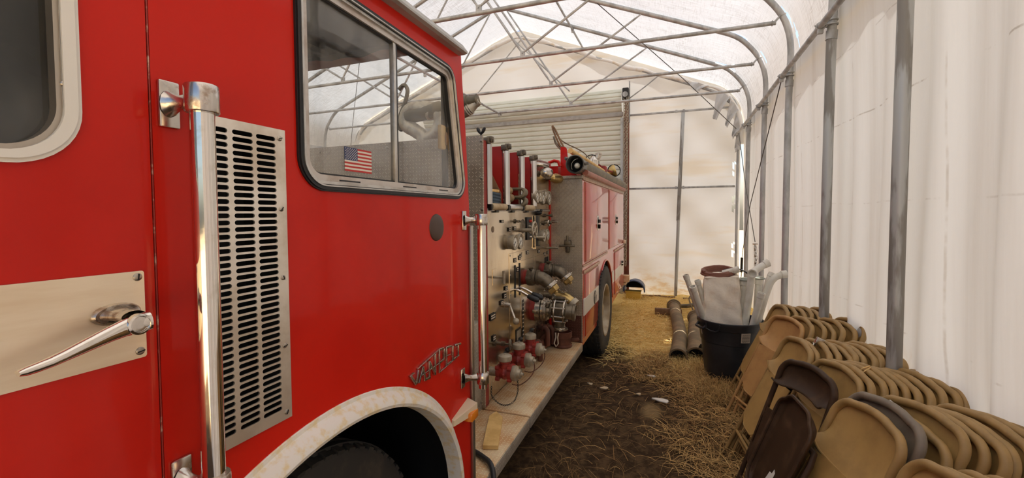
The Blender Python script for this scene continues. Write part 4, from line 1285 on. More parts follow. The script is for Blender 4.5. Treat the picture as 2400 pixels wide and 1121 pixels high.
# third capped outlet low beside the suction
e = sub('capped_outlet')
b = Vector((XP, 4.05, .93))
g = MB(); g.lathe(b, (1, 0, 0), [(0, .06), (.06, .06), (.065, .066), (.11, .066)], 20); part(g, 'valve_body', mat_cast, e)
p = [b + Vector((.11, 0, 0)), b + Vector((.17, 0, 0)), b + Vector((.22, -.01, -.018)), b + Vector((.27, -.02, -.05))]
g = MB(); g.tube(p, [.055, .055, .052, .05], 18); part(g, 'elbow', mat_brass, e)
d = (p[-1] - p[-2]).normalized()
g = MB(); g.lathe(p[-1], d, [(0, .052), (.004, .06), (.05, .058), (.052, .04), (.04, .0)], 20); part(g, 'brass_cap', mat_capgrey, e)
g = MB(); g.tube([b + Vector((.2, .02, -.09)), b + Vector((.25, .02, -.16)), b + Vector((.28, .02, -.20))], [.009, .009, .012], 8); g.sphere(b + Vector((.285, .02, -.205)), .018, 8); part(g, 'drain_lever', mat_black_metal, e)

# big suction intake with ball valve, hoops and storz adapter
e = sub('suction_intake')
b = Vector((XP, 3.66, .885)); d = Vector((1, .10, -.06)).normalized()
g = MB(); g.lathe(b - d * .01, d, [(0, .108), (.05, .106), (.055, .10)], 32); part(g, 'red_collar', mat_red_dull, e)
g = MB(); g.lathe(b + d * .035, d, [(0, .095), (.004, .107), (.045, .107), (.049, .098)], 32)
for k in range(3):
    a = R(-60 + 120 * k); u = Vector((0, math.cos(a), math.sin(a))); c = b + d * .06 + u * .108
    g.bar(c - d * .02, c + d * .018 + u * .012, .028, .030, bev=.006)
part(g, 'swivel_ring', mat_silver, e)
g = MB(); g.lathe(b + d * .086, d, [(0, .096), (.004, .104), (.022, .106), (.026, .100), (.050, .100), (.054, .092), (.075, .082)], 32); part(g, 'coupling_ring', mat_silver, e)
g = MB(); g.lathe(b + d * .14, d, [(0, .088), (.02, .072), (.04, .070), (.05, .082), (.06, .086), (.15, .086), (.155, .075)], 28)
g.bar(b + d * .155 + Vector((0, -.08, .03)), b + d * .16 + Vector((0, -.05, .075)), .03, .045, bev=.006)
part(g, 'valve_body', mat_cast, e)
for k in (.205, .285):
    g = MB(); g.torus(b + d * k, d, .094, .0085, 32, 8); part(g, 'clamp_hoop', mat_silver, e)
g = MB()
for k in range(8):
    a = R(20 + 45 * k); u = Vector((0, math.cos(a), math.sin(a))); g.cyl(b + d * .195 + u * .094, b + d * .297 + u * .094, .0075, n=8)
    g.sphere(b + d * .30 + u * .094, .011, 6)
part(g, 'clamp_bolt', mat_silver, e)
g = MB(); g.lathe(b + d * .295, d, [(0, .078), (.01, .066), (.06, .064), (.064, .072), (.085, .072), (.088, .064), (.08, .056), (.02, .052), (.015, 0)], 28); part(g, 'open_mouth', mat_cast, e)
g = MB(); c = b + d * .245; g.lathe(c + Vector((0, 0, -.08)), (0, 0, -1), [(0, .045), (.05, .042), (.055, .05), (.06, .05)], 18); part(g, 'lower_branch', mat_cast, e)
g = MB(); g.tube([c + Vector((-.03, -.0, .085)), c + Vector((-.06, 0, .11)), c + Vector((.05, 0, .112))], [.018, .02, .014], 8); part(g, 'valve_handle', mat_cast, e)
# gated adapter on the step below it
e = sub('step_adapter', 'brown iron hose adapter on the step')
c = Vector((-1.02, 4.10, .432))
g = MB(); g.lathe(c, (0, 0, 1), [(0, .088), (.012, .094), (.03, .090), (.032, .082), (.09, .082), (.094, .090), (.145, .090), (.148, .08), (.10, .074), (.09, 0)], 28)
g.bar(c + Vector((.06, .02, .055)), c + Vector((.155, .03, .075)), .03, .03, bev=.008); g.bar(c + Vector((-.06, 0, .035)), c + Vector((-.16, .02, .04)), .03, .03, bev=.008)
part(g, 'adapter_body', mat_brown_iron, e)
g = MB(); g.lathe(c + Vector((-.02, -.01, .16)), (0, 0, 1), [(0, .055), (.006, .075), (.02, .075), (.024, .05), (.07, .045)], 22); part(g, 'silver_lid', mat_silver, e)
g = MB(); q = c + Vector((-.03, -.085, .15))
g.tube([q + Vector((-.018, 0, 0)), q + Vector((-.012, -.012, -.04)), q + Vector((-.028, -.014, -.10)), q + Vector((-.01, -.014, -.13)), q + Vector((.012, -.014, -.10)), q + Vector((.006, -.012, -.04)), q + Vector((.012, 0, .0))], .0065, 7); part(g, 'latch_link', mat_label, e)
# brown iron pipework in the corner
e = sub('corner_pipework')
for k, (y, z) in enumerate(((3.62, .60), (3.86, .66), (4.05, .62))):
    g = MB(); g.tube([(XP - .0, y, z), (-1.12, y, z), (-1.105, y, z - .02), (-1.10, y, z - .16)], [.026, .026, .026, .024], 12); g.lathe((-1.16, y, z), (1, 0, 0), [(0, .038), (.02, .038)], 8); part(g, 'pipe_bend', mat_brown_iron, e)
g = MB(); g.box(XP, -1.13, 3.5, 4.25, .45, .56, bev=.01); part(g, 'pipe_cover', mat_brown_iron, e)


def red_valve(y):
    e = sub('drain_valve')
    c = Vector((-1.075, y, .648))
    g = MB(); g.lathe(c + Vector((-.11, 0, -.005)), (1, 0, 0), [(0, .030), (.05, .030)], 16); part(g, 'valve_neck', mat_capgrey, e)
    g = MB(); g.lathe(c + Vector((-.055, 0, 0)), (1, 0, 0), [(0, .046), (.004, .052), (.02, .052), (.024, .042), (.04, .044), (.055, .050), (.07, .044), (.082, .042), (.086, .054), (.105, .054), (.108, .046)], 20)
    for k in range(4):
        a = R(45 + 90 * k)
        for hx in (-.055, .03): g.cyl(c + Vector((hx, .052 * math.cos(a), .052 * math.sin(a))), c + Vector((hx + .026, .052 * math.cos(a), .052 * math.sin(a))), .015, n=8)
    g.lathe(c + Vector((0, 0, .03)), (0, 0, 1), [(0, .036), (.035, .034), (.038, .040), (.05, .040)], 16)
    g.sphere(c + Vector((.005, -.046, 0)), .014, 8)
    part(g, 'valve_body', mat_red_dull, e, 'red painted valve body')
    g = MB(); g.lathe(c + Vector((0, 0, .078)), (0, 0, 1), [(0, .040), (.004, .046), (.026, .047), (.036, .045), (.044, .030), (.046, 0)], 18); g.lathe(c + Vector((0, 0, .122)), (0, 0, 1), [(0, .010), (.006, .009), (.007, 0)], 6); part(g, 'top_cap', mat_capgrey, e)
    g = MB(); g.lathe(c + Vector((.05, 0, 0)), (1, 0, 0), [(0, .046), (.006, .050), (.034, .050), (.036, .040), (.042, .032), (.062, .030), (.064, .012), (.08, .010), (.082, 0)], 20); part(g, 'end_cap', mat_capgrey, e)
    g = MB(); g.tube([c + Vector((-.03, .01, .075)), c + Vector((-.03, .045, .105)), c + Vector((-.02, .08, .118))], [.008, .009, .009], 8); g.sphere(c + Vector((-.018, .088, .122)), .020, 10); part(g, 'valve_knob', mat_black_metal, e)
    return e


for y in (2.72, 3.00, 3.27): red_valve(y)
e = sub('cap_chain')
g = MB()
pth = [(-1.155, 2.67, .56), (-1.15, 2.66, .50), (-1.10, 2.66, .455), (-1.05, 2.67, .445), (-1.01, 2.71, .46), (-.99, 2.73, .52), (-.99, 2.73, .60)]
pth = smooth_path(pth, 7)
for k, (a, b2) in enumerate(zip(pth, pth[1:])):
    a, b2 = Vector(a), Vector(b2); dd_ = (b2 - a).normalized(); s_ = dd_.orthogonal().normalized(); s_ = s_ if k % 2 else dd_.cross(s_)
    g.tube([a + (b2 - a) * (.5 + .62 * math.cos(t)) + s_ * .005 * math.sin(t) for t in np.linspace(0, 2 * math.pi, 9)[:-1]], .0018, 4, closed=True)
part(g, 'chain_links', mat_black_metal, e, fix=False)
for y in (3.0, 3.27):
    g = MB(); g.tube(smooth_path([(-.995, y, .66), (-.985, y + .05, .64), (-.975, y + .06, .57), (-.985, y - .02, .53), (-1.03, y - .10, .50), (-1.07, y - .16, .52)], 5), .004, 6); part(g, 'cap_wire', mat_brown_iron, e)

# hose bays above the panel
g = MB(); g.box(-2.9, XP - .02, 2.665, 4.27, 1.745, 1.765); part(g, 'bay_floor', mat_dark, smooth=False)
mat_rollwood = M('worn_roller_wood', (.52, .40, .24), .6, 0, (.36, .25, .13), 12)
mat_bayred = M('dull_bay_red', (.30, .014, .010), .45, 0, (.22, .012, .010), 3, spec=.2)
YD = [2.675, 3.005, 3.345, 3.665]
for k, y in enumerate(YD):
    g = MB(); g.box(-2.9, XP - .01, y - .012, y + .012, 1.765, 2.215 - (0 if k else 0), bev=.003); part(g, 'bay_divider', mat_bayred, label='red hose bay divider')
    rl_ = sub('upright_roller')
    g = MB(); g.lathe((XP + .018, y + .012, 1.785), (0, 0, 1), [(0, .024), (.395, .024)], 8); part(g, 'roller', mat_roller, rl_)
    g = MB(); g.box(XP - .015, XP + .03, y - .02, y + .03, 2.185, 2.225, bev=.004); g.box(XP + .005, XP + .045, y + .0, y + .045, 2.195, 2.235, bev=.006); g.cyl((XP + .03, y + .02, 2.205), (XP + .05, y + .02, 2.205), .012, n=8); part(g, 'roller_bracket', mat_cast, rl_)
for y0, y1, mm in ((2.70, 2.995, mat_wood), (3.025, 3.335, mat_roller), (3.365, 3.655, mat_wood)):
    rl_ = sub('sill_roller')
    g = MB(); g.lathe((XP + .018, y0 + .015, 1.768), (0, 1, 0), [(0, .012), (.0, .022), (.006, .025), (y1 - y0 - .036, .025), (y1 - y0 - .03, .022), (y1 - y0 - .03, .010)], 14); part(g, 'roller', mat_rollwood if mm is mat_wood else mm, rl_, 'worn wooden roller' if mm is mat_wood else None)
    g = MB(); g.box(XP - .01, XP + .035, y0 - .012, y0 + .010, 1.742, 1.79, bev=.005); part(g, 'roller_bracket', mat_black_metal, rl_)
    g = MB(); g.box(XP, XP + .02, y0 + .1, y0 + .16, 1.728, 1.748, bev=.004); part(g, 'lower_clip', mat_black_metal, rl_)
# gauge board over the panel
g = MB(); g.box(XP - .012, XP + .002, 3.69, 4.225, 1.76, 2.215, bev=.003); gb = part(g, 'gauge_board', mat_panel, smooth=False)
g = MB(); g.box(XP - .02, XP + .006, 3.68, 4.24, 2.20, 2.222, bev=.003); part(g, 'board_rim', mat_alu, gb)
for (y, z, r) in ((3.70, 1.87, .055), (3.79, 1.875, .05), (3.885, 1.862, .052), (3.965, 1.90, .042), (4.09, 1.868, .064)):
    gauge(y, z, r, XP + .002, .045)
def flood(y, z, ln):
    e = sub('panel_lamp')
    g = MB(); g.lathe((XP, y, z), (1, 0, 0), [(0, .03), (.01, .028), (.015, .012), (.07, .012)], 14); part(g, 'lamp_arm', mat_cast, e)
    g = MB(); g.lathe((XP + .055, y - .05, z + .005), (.25, 1, .05), [(0, .012), (.015, .035), (.06, .050), (.12, .046), (.14, .035), (.142, 0)], 18); part(g, 'lamp_hood', mat_silver, e)
flood(3.86, 2.085, 0); 
e = sub('panel_lamp'); g = MB(); g.tube([(XP, 3.80, 2.165), (XP + .05, 3.81, 2.16), (XP + .07, 3.92, 2.155), (XP + .065, 3.97, 2.15)], [.02, .02, .02, .014], 12); g.lathe((XP, 3.80, 2.165), (1, 0, 0), [(0, .035), (.006, .034), (.007, 0)], 16); part(g, 'grip_arm', mat_silver, e)
e = sub('panel_lamp'); g = MB(); g.lathe((XP + .05, 4.12, 2.065), (.35, 1, -.02), [(0, .010), (.02, .036), (.08, .050), (.15, .042), (.18, .02), (.185, 0)], 18); part(g, 'lamp_hood', mat_brass, e); g = MB(); g.cyl((XP, 4.12, 2.06), (XP + .07, 4.14, 2.06), .014, n=10); part(g, 'lamp_arm', mat_cast, e)

# ------------------------------------------------------------------ rear body
WY, WZ, WA, WB = 5.80, .50, .60, .60
arch2 = [(WY + WA * math.cos(R(a)), WZ + WB * math.sin(R(a))) for a in np.linspace(0, 180, 36)]
outer = [(4.28, .402), (5.2, .402), (5.2, .50)] + list(reversed(arch2))[0:] + [(6.40, .40), (7.86, .46), (7.86, 2.065), (4.28, 2.065)]
g = MB(); g.plate(outer, [], 'X', D, D - .02); body = part(g, 'body_side', mat_red_body, smooth=False)
g = MB(); g.box(-3.3, D - .02, 7.84, 7.86, .46, 2.06); g.box(-3.3, -3.28, 4.28, 7.86, .46, 2.06); g.box(-3.3, D - .02, 4.30, 7.85, 2.04, 2.06); part(g, 'body_shell', mat_red_body, smooth=False)
g = MB()
vs = []
for a in np.linspace(-5, 185, 40):
    for x in (D - .018, D - .9): vs.append((x, WY + (WA + .004) * math.cos(R(a)), WZ + (WB + .004) * math.sin(R(a))))
g.add(vs, [(2 * i, 2 * i + 1, 2 * i + 3, 2 * i + 2) for i in range(39)]); g.box(D - .9, D - .88, 5.0, 6.6, .1, 1.2); g.box(D - .9, D - .02, 4.6, 4.62, .35, 1.0); part(g, 'rear_wheel_well', mat_dark, smooth=False)
g = MB(); g.tube([(D + .004, y, z) for y, z in arch2], .010, 8); part(g, 'arch_bead', mat_red_body, body)
# front face of the body in tread plate
g = MB(); g.box(XP + .008, D - .001, 4.272, 4.284, .435, 2.058); ff = part(g, 'front_face', dm_xz, label='tread plate front of the rear body', smooth=False)
g = MB(); g.box(XP + .01, D - .01, 4.268, 4.273, .435, .70); part(g, 'red_kick_plate', dm_red, ff, smooth=False)
g = MB(); g.box(-3.25, D + .008, 4.258, 4.30, 2.06, 2.092, bev=.004); part(g, 'top_angle', dm_xz, ff, smooth=False)
e = sub('spanner_bracket')
g = MB(); g.box(-1.035, -.965, 4.215, 4.27, 1.40, 1.455, bev=.012); g.box(-1.02, -.98, 4.22, 4.27, 1.33, 1.40, bev=.01); g.cyl((-1.0, 4.22, 1.45), (-1.0, 4.22, 1.50), .012, n=8); part(g, 'holder', mat_cast, e)
g = MB(); g.bar((-1.08, 4.215, 1.395), (-.925, 4.215, 1.398), .014, .016, bev=.004); part(g, 'spanner_bar', mat_cast, e)
# body edge mouldings
g = MB(); g.box(D, D + .012, 4.284, 7.86, 2.045, 2.085, bev=.004); g.box(D, D + .018, 4.284, 7.86, 2.085, 2.098, bev=.003); part(g, 'drip_moulding', M('tan_moulding', (.48, .33, .22), .45, .3, (.36, .22, .14), 8), body)
g = MB(); g.box(D, D + .010, 4.284, 5.93, 1.182, 1.205, bev=.003); g.box(D, D + .012, 4.31, 5.27, 1.115, 1.145, bev=.003); g.box(D, D + .012, 6.62, 7.84, 1.14, 1.168, bev=.003); part(g, 'mid_moulding', M('tan_moulding_2', (.50, .32, .22), .45, .3), body)
mat_tanedge = M('worn_door_edge', (.55, .30, .20), .45)


def bodydoor(y0, y1, z0, z1, latch=None, hinge=True):
    g = MB(); g.box(D + .001, D + .014, y0, y1, z0, z1, bev=.006); dr_ = part(g, 'compartment_door', mat_red_body)
    g = MB(); g.box(D + .0, D + .006, y0 - .012, y1 + .012, z1 + .001, z1 + .008); g.box(D, D + .006, y0 - .012, y0 - .004, z0, z1); g.box(D, D + .006, y1 + .004, y1 + .012, z0, z1); g.box(D, D + .006, y0 - .012, y1 + .012, z0 - .010, z0 - .002); part(g, 'door_edge', mat_tanedge, dr_, smooth=False)
    if latch:
        y, z, h = latch
        g = MB(); g.box(D + .012, D + .018, y - .05, y + .05, z - h, z + h, bev=.012); g.box(D + .018, D + .0185, y - .03, y + .03, z - h * .45, z + h * .75, 1); part(g, 'paddle_latch', [mat_silver, mat_black_metal], dr_)
        g = MB(); g.bar((D + .03, y - .02, z - h * .2), (D + .022, y + .02, z - h * .75), .04, .008, bev=.003); g.bar((D + .018, y, z + .02), (D + .035, y + .04, z + .02), .02, .04, bev=.004); part(g, 'latch_tongue', mat_black_metal, dr_)
    return dr_


bodydoor(4.40, 5.93, 1.228, 2.03, (5.10, 1.605, .085)); bodydoor(6.07, 7.62, 1.228, 2.03, (6.72, 1.62, .075))
d1 = bodydoor(4.36, 5.17, .47, 1.10); d2 = bodydoor(6.66, 7.80, .50, 1.12, (7.45, .88, .05))
g = MB(); g.box(D + .0015, D + .0155, 4.288, 5.16, .695, .868, bev=.004); st_ = part(g, 'white_stripe', mat_stripe, body, 'white side stripe', smooth=False)
g = MB(); g.box(D + .0015, D + .0035, 6.40, 6.64, .695, .868); g.box(D + .0015, D + .0155, 6.67, 7.80, .695, .868, bev=.004); part(g, 'white_stripe', mat_stripe, body, 'white side stripe', smooth=False)
g = MB(); g.lathe((D + .0155, 4.90, .775), (1, 0, 0), [(0, .078), (.004, .076), (.005, .060), (.003, .058), (.003, 0)], 28, 0); g.bar((D + .020, 4.90, .71), (D + .020, 4.90, .83), .022, .006, 1, up=(1, 0, 0)); g.bar((D + .020, 4.85, .80), (D + .020, 4.95, .81), .022, .006, 1, up=(1, 0, 0)); part(g, 'ring_handle', [mat_black_metal, mat_label], body)
g = MB(); g.box(D - .03, D + .10, 7.86, 7.98, .50, .62, bev=.01); g.box(D - 1.5, D + .04, 7.88, 8.25, .44, .49, bev=.006); part(g, 'rear_step', dm_xy)
g = MB(); g.box(D + .002, D + .045, 7.74, 7.84, 1.19, 1.25, bev=.012); part(g, 'tail_lamp', mat_lens_body)
wheel(D + .03, 5.66, .475, .565, .30, 'rear_wheel', .325, dish=.16)
# things fixed on top of the body
g = MB(); g.plate([(-1.10, 2.09), (-.93, 2.09), (-.95, 2.13), (-1.02, 2.20), (-1.035, 2.37), (-1.05, 2.39), (-1.10, 2.395)], [], 'Y', 4.36, 4.375); part(g, 'tray_bracket', mat_red, smooth=False)
g = MB(); g.box(-1.6, -1.20, 4.30, 4.34, 2.09, 2.235, bev=.01); g.tube([(-1.21, 4.3, 2.23), (-1.15, 4.3, 2.25), (-1.11, 4.3, 2.24), (-1.09, 4.3, 2.19)], .016, 8); part(g, 'top_rail', mat_red)
g = MB(); g.box(-3.25, -1.12, 4.34, 7.84, 2.06, 2.20); part(g, 'hose_bed_side', mat_red, smooth=False)


def spotlight(c, d, r, back=mat_chrome):
    e = sub('spotlight'); c = Vector(c); d = Vector(d).normalized()
    g = MB(); g.lathe(c - d * r * 1.1, d, [(0, .0), (.004, r * .3), (r * .3, r * .7), (r * .8, r * .97), (r * 1.1, r * 1.02), (r * 1.2, r * 1.02), (r * 1.2, r * .92)], 22, cap=False); part(g, 'lamp_shell', back, e)
    g = MB(); g.lathe(c + d * r * .05, d, [(0, r * .95), (r * .12, r * .6), (r * .16, 0)], 22); part(g, 'lamp_lens', mat_signal, e)
    g = MB(); g.cyl(c - d * r * .8, (c.x, c.y, 2.2), .014, n=8); g.torus(c - d * r * .1, Vector((d.y, -d.x, 0.2)), r * 1.05, .008, 16, 6); part(g, 'lamp_bracket', mat_black_metal, e)
    return e


spotlight((-1.10, 6.05, 2.42), (-.8, -.45, .35), .10); spotlight((-.88, 6.85, 2.37), (.9, .2, .25), .09, mat_brass)
g = MB(); g.cyl((-1.03, 6.1, 2.45), (-1.0, 6.1, 2.53), .045, n=14); g.lathe((-1.0, 6.1, 2.53), (0, 0, 1), [(0, .045), (.02, .04), (.03, 0)], 14); part(g, 'siren_head', mat_silver)
g = MB(); g.tube([(-1.06, 6.2, 2.44), (-.98, 6.5, 2.36), (-.90, 6.75, 2.34)], .012, 6); g.box(-1.02, -.94, 6.35, 6.5, 2.30, 2.40, bev=.02); part(g, 'lamp_cable', mat_red_dull)

# deck gun seen through the cab windows
e = sub('deck_gun')
g = MB(); g.lathe((-1.86, 3.0, 1.9), (0, 0, 1), [(0, .09), (.28, .085), (.29, .11), (.34, .11), (.345, .07)], 20); part(g, 'gun_base', mat_black_metal, e)
g = MB(); g.tube(smooth_path([(-1.86, 3.0, 2.2), (-1.86, 3.0, 2.32), (-1.93, 3.0, 2.38), (-2.02, 3.0, 2.44), (-1.99, 3.0, 2.54), (-1.88, 3.0, 2.55), (-1.78, 3.0, 2.50)], 6), .055, 16); g.tube(smooth_path([(-1.86, 3.0, 2.3), (-1.76, 3.0, 2.34), (-1.71, 3.0, 2.43), (-1.74, 3.0, 2.53), (-1.86, 3.0, 2.56)], 6), .050, 16); part(g, 'twin_loop', mat_capgrey, e)
g = MB(); g.lathe((-2.0, 3.0, 2.50), (1, 0, .12), [(0, .060), (.30, .058), (.31, .05), (.42, .046), (.5, .045), (.505, .052), (.535, .052), (.54, .040), (.60, .034), (.605, .042), (.615, .042)], 20); part(g, 'barrel', mat_hose_dark, e)
g = MB(); g.lathe((-1.52, 3.0, 2.475), (1, .0, .55), [(0, .036), (.04, .042), (.05, .048), (.058, .042), (.066, .048), (.074, .042), (.082, .046), (.09, .036), (.13, .026), (.165, .024), (.168, .018), (.14, .014), (.14, 0)], 18); part(g, 'nozzle_tip', mat_capgrey, e)
g = MB(); g.tube(smooth_path([(-2.02, 3.0, 2.42), (-2.07, 3.0, 2.40), (-2.09, 3.0, 2.47), (-2.03, 3.0, 2.60), (-2.00, 3.0, 2.70), (-2.03, 3.0, 2.75), (-2.08, 3.0, 2.72)], 5), .016, 10); part(g, 'hand_lever', mat_cast, e)

# ------------------------------------------------------------------ loose things on the truck
def single(mb, name, mat, origin, label, cat, group=None, smooth=True, fix=True):
    o = mb.build(name, mat, None, smooth, label, origin, fix); return tag(o, label, cat, group)


g = MB()
g.plate([(-1.55, 2.085), (-1.32, 2.085), (-1.30, 2.07), (-1.198, 1.87), (-1.198, 1.775), (-1.55, 1.775)], [], 'Y', 2.968, 2.985)
single(g, 'leaning_board', mat_oldwood, (-1.35, 2.97, 1.775), 'brown board with a slanting top edge leaning in the first hose bay', 'board')
g = MB(); g.box(-1.23, -1.19, 2.71, 2.93, 1.873, 1.893, bev=.006); single(g, 'wooden_wedge', mat_wood, (-1.2, 2.8, 1.873), 'thin orange wooden slat lying on the blue cloth', 'slat')
g = MB()
for k in range(4):
    z = 1.792 + .022 * k
    g.tube(smooth_path([(-1.35, 2.72, z), (-1.24, 2.73, z), (-1.205, 2.80, z + .004), (-1.20, 2.88, z), (-1.215, 2.965, z - .002), (-1.3, 2.975, z)], 4), .016, 8)
single(g, 'folded_cloth', mat_blue2, (-1.25, 2.85, 1.77), 'bundle of faded blue cloth folded in the first hose bay', 'cloth')
# folded attack hose, two bays
def fold(y, z, w, h, label, mat, x=-1.19, tilt=0.):
    g = MB(); P = []
    for k in range(15):
        a = -100 + 200 * k / 14
        P.append((x - .05 + (h * 1.3) * math.cos(R(a)), y + tilt * math.sin(R(a)), z + h * math.sin(R(a))))
    P = [(x - .5, y - tilt, z - h)] + P + [(x - .5, y + tilt, z + h)]
    vs = []; n = len(P); t_ = .011
    for k, p_ in enumerate(P):
        q0 = Vector(P[max(0, k - 1)]); q1 = Vector(P[min(n - 1, k + 1)]); tt = (q1 - q0).normalized(); nn_ = Vector((0, 1, 0)).cross(tt).normalized()
        for (a, b2) in ((-1, -1), (1, -1), (1.15, 0), (1, 1), (-1, 1), (-1.15, 0)):
            vs.append(Vector(p_) + Vector((0, a * w / 2, 0)) + nn_ * b2 * t_)
    g.add(vs, [(k * 6 + j, k * 6 + (j + 1) % 6, (k + 1) * 6 + (j + 1) % 6, (k + 1) * 6 + j) for k in range(n - 1) for j in range(6)])
    return single(g, 'folded_hose', mat, (x - .2, y, z - h), label, 'hose', 'folded fire hose')


fold(3.15, 1.80, .07, .022, 'tan hose fold lying lowest in the middle bay', mat_hose)
fold(3.22, 1.845, .07, .026, 'tan hose loop rolled above the lowest fold in the middle bay', mat_hose)
fold(3.19, 1.90, .075, .024, 'tan hose loop topmost in the middle bay', mat_hose)
fold(3.34, 1.815, .07, .030, 'dark hose fold spilling over the metal sill roller', mat_hose_dark, -1.12, .02)
fold(3.32, 1.885, .07, .034, 'dark hose loop standing at the right of the middle bay', mat_hose_dark, -1.12, .02)
for k, z in enumerate((1.95, 1.99, 2.03)):
    fold(3.45, z, .08, .018, ('lowest', 'middle', 'topmost')[k] + ' of three tan hose folds behind the third upright roller', mat_hose, -1.21)
g = MB(); g.box(-1.4, -1.25, 3.39, 3.63, 1.77, 1.93, bev=.03); single(g, 'hose_bundle', mat_hose, (-1.3, 3.5, 1.77), 'tan hose bundle filling the bay beside the gauges', 'hose')
mat_darkcoup = M('dark_coupling', (.13, .12, .105), .4, .6, (.07, .065, .055), 12)
# suction hose and poles along the body top
t = empty('hard_suction_hose', (-.90, 4.2, 2.15), 'long dark hard suction hose lying along the top edge of the rear body', 'hose')
g = MB(); g.tube(smooth_path([(-.905, 4.34, 2.19), (-.905, 5.0, 2.19), (-.90, 6.0, 2.195), (-.89, 7.0, 2.195), (-.88, 7.75, 2.19)], 12), .075, 20)
g.build('hose_barrel', mat_hose_dark, t)
g = MB(); g.lathe((-.905, 4.14, 2.188), (0, 1, 0), [(.20, .082), (.03, .088), (.0, .090), (-.004, .082), (.02, .072), (.14, .068)], 26, cap=False)
for k in range(2): g.bar((-.905 + (-1) ** k * .08, 4.19, 2.19 + .05 * k), (-.905 + (-1) ** k * .11, 4.22, 2.20 + .06 * k), .03, .03, bev=.006)
g.build('coupling', mat_darkcoup, t)
g = MB(); g.lathe((-.905, 4.30, 2.188), (0, 1, 0), [(0, .070), (.004, 0)], 20); g.build('bore', mat_dark, t)
g = MB(); g.sphere((-.895, 4.20, 2.178), .029, 12); g.build('end_ball', M('white_ball', (.75, .70, .58), .4), t)
g = MB(); g.cyl((-.835, 4.30, 2.118), (-.842, 7.82, 2.118), .030, n=14); single(g, 'wooden_pole', mat_pole, (-.84, 6, 2.118), 'faded red pole lying below the dark suction hose', 'pole')
g = MB(); g.cyl((-1.03, 4.50, 2.37), (-.955, 7.0, 2.30), .028, .026, n=14); single(g, 'pike_pole', mat_wood, (-1.0, 5.5, 2.3), 'pale wooden pike pole handle above the suction hose', 'pole')
t = empty('pike_hook', (-1.15, 4.55, 2.4), 'bent metal hooks and wire sticking up at the end of the pike pole', 'hook')
for k, pth in enumerate(([(-1.09, 4.55, 2.38), (-1.14, 4.55, 2.47), (-1.20, 4.55, 2.60), (-1.235, 4.55, 2.65), (-1.225, 4.55, 2.60), (-1.17, 4.55, 2.47), (-1.13, 4.55, 2.40)],
                         [(-1.09, 4.56, 2.39), (-1.15, 4.56, 2.43), (-1.20, 4.56, 2.47), (-1.225, 4.56, 2.54), (-1.20, 4.56, 2.46), (-1.15, 4.56, 2.40)],
                         [(-1.23, 4.56, 2.65), (-1.15, 4.6, 2.50), (-1.0, 4.9, 2.42), (-.98, 5.3, 2.38)])):
    g = MB(); g.tube(smooth_path(pth, 5), .006 if k == 2 else .010, 7); g.build('wire' if k == 2 else 'hook_bar', mat_oldwood if k < 1 else mat_cast, t)
t = empty('wooden_stake', (-1.0, 2.35, .433), 'pale pointed wooden stake lying on the front step', 'stake')
g = MB()
a = Vector((-.940, 2.15, 0)); b2 = Vector((-1.065, 2.545, 0)); dd_ = (b2 - a).normalized(); pe = Vector((-dd_.y, dd_.x, 0)) * .042; L = (b2 - a).length
out = [a - pe, a - pe + dd_ * (L - .075), b2 + pe * .1, a + pe + dd_ * (L - .06), a + pe]
g.plate([(q.x, q.y) for q in out], [], 'Z', .434, .456); g.build('stake_blade', mat_wood, t, smooth=False)
g = MB(); g.tube(smooth_path([(-1.17, 2.13, .448), (-1.03, 2.09, .448), (-.93, 2.04, .450), (-.865, 1.985, .452), (-.825, 1.93, .40), (-.80, 1.89, .25), (-.78, 1.86, .06), (-.74, 1.80, .03), (-.60, 1.66, .03)], 6), .0135, 10)
single(g, 'black_hose', mat_cableb, (-.85, 1.95, .45), 'black hose drooping over the edge of the front step', 'hose')

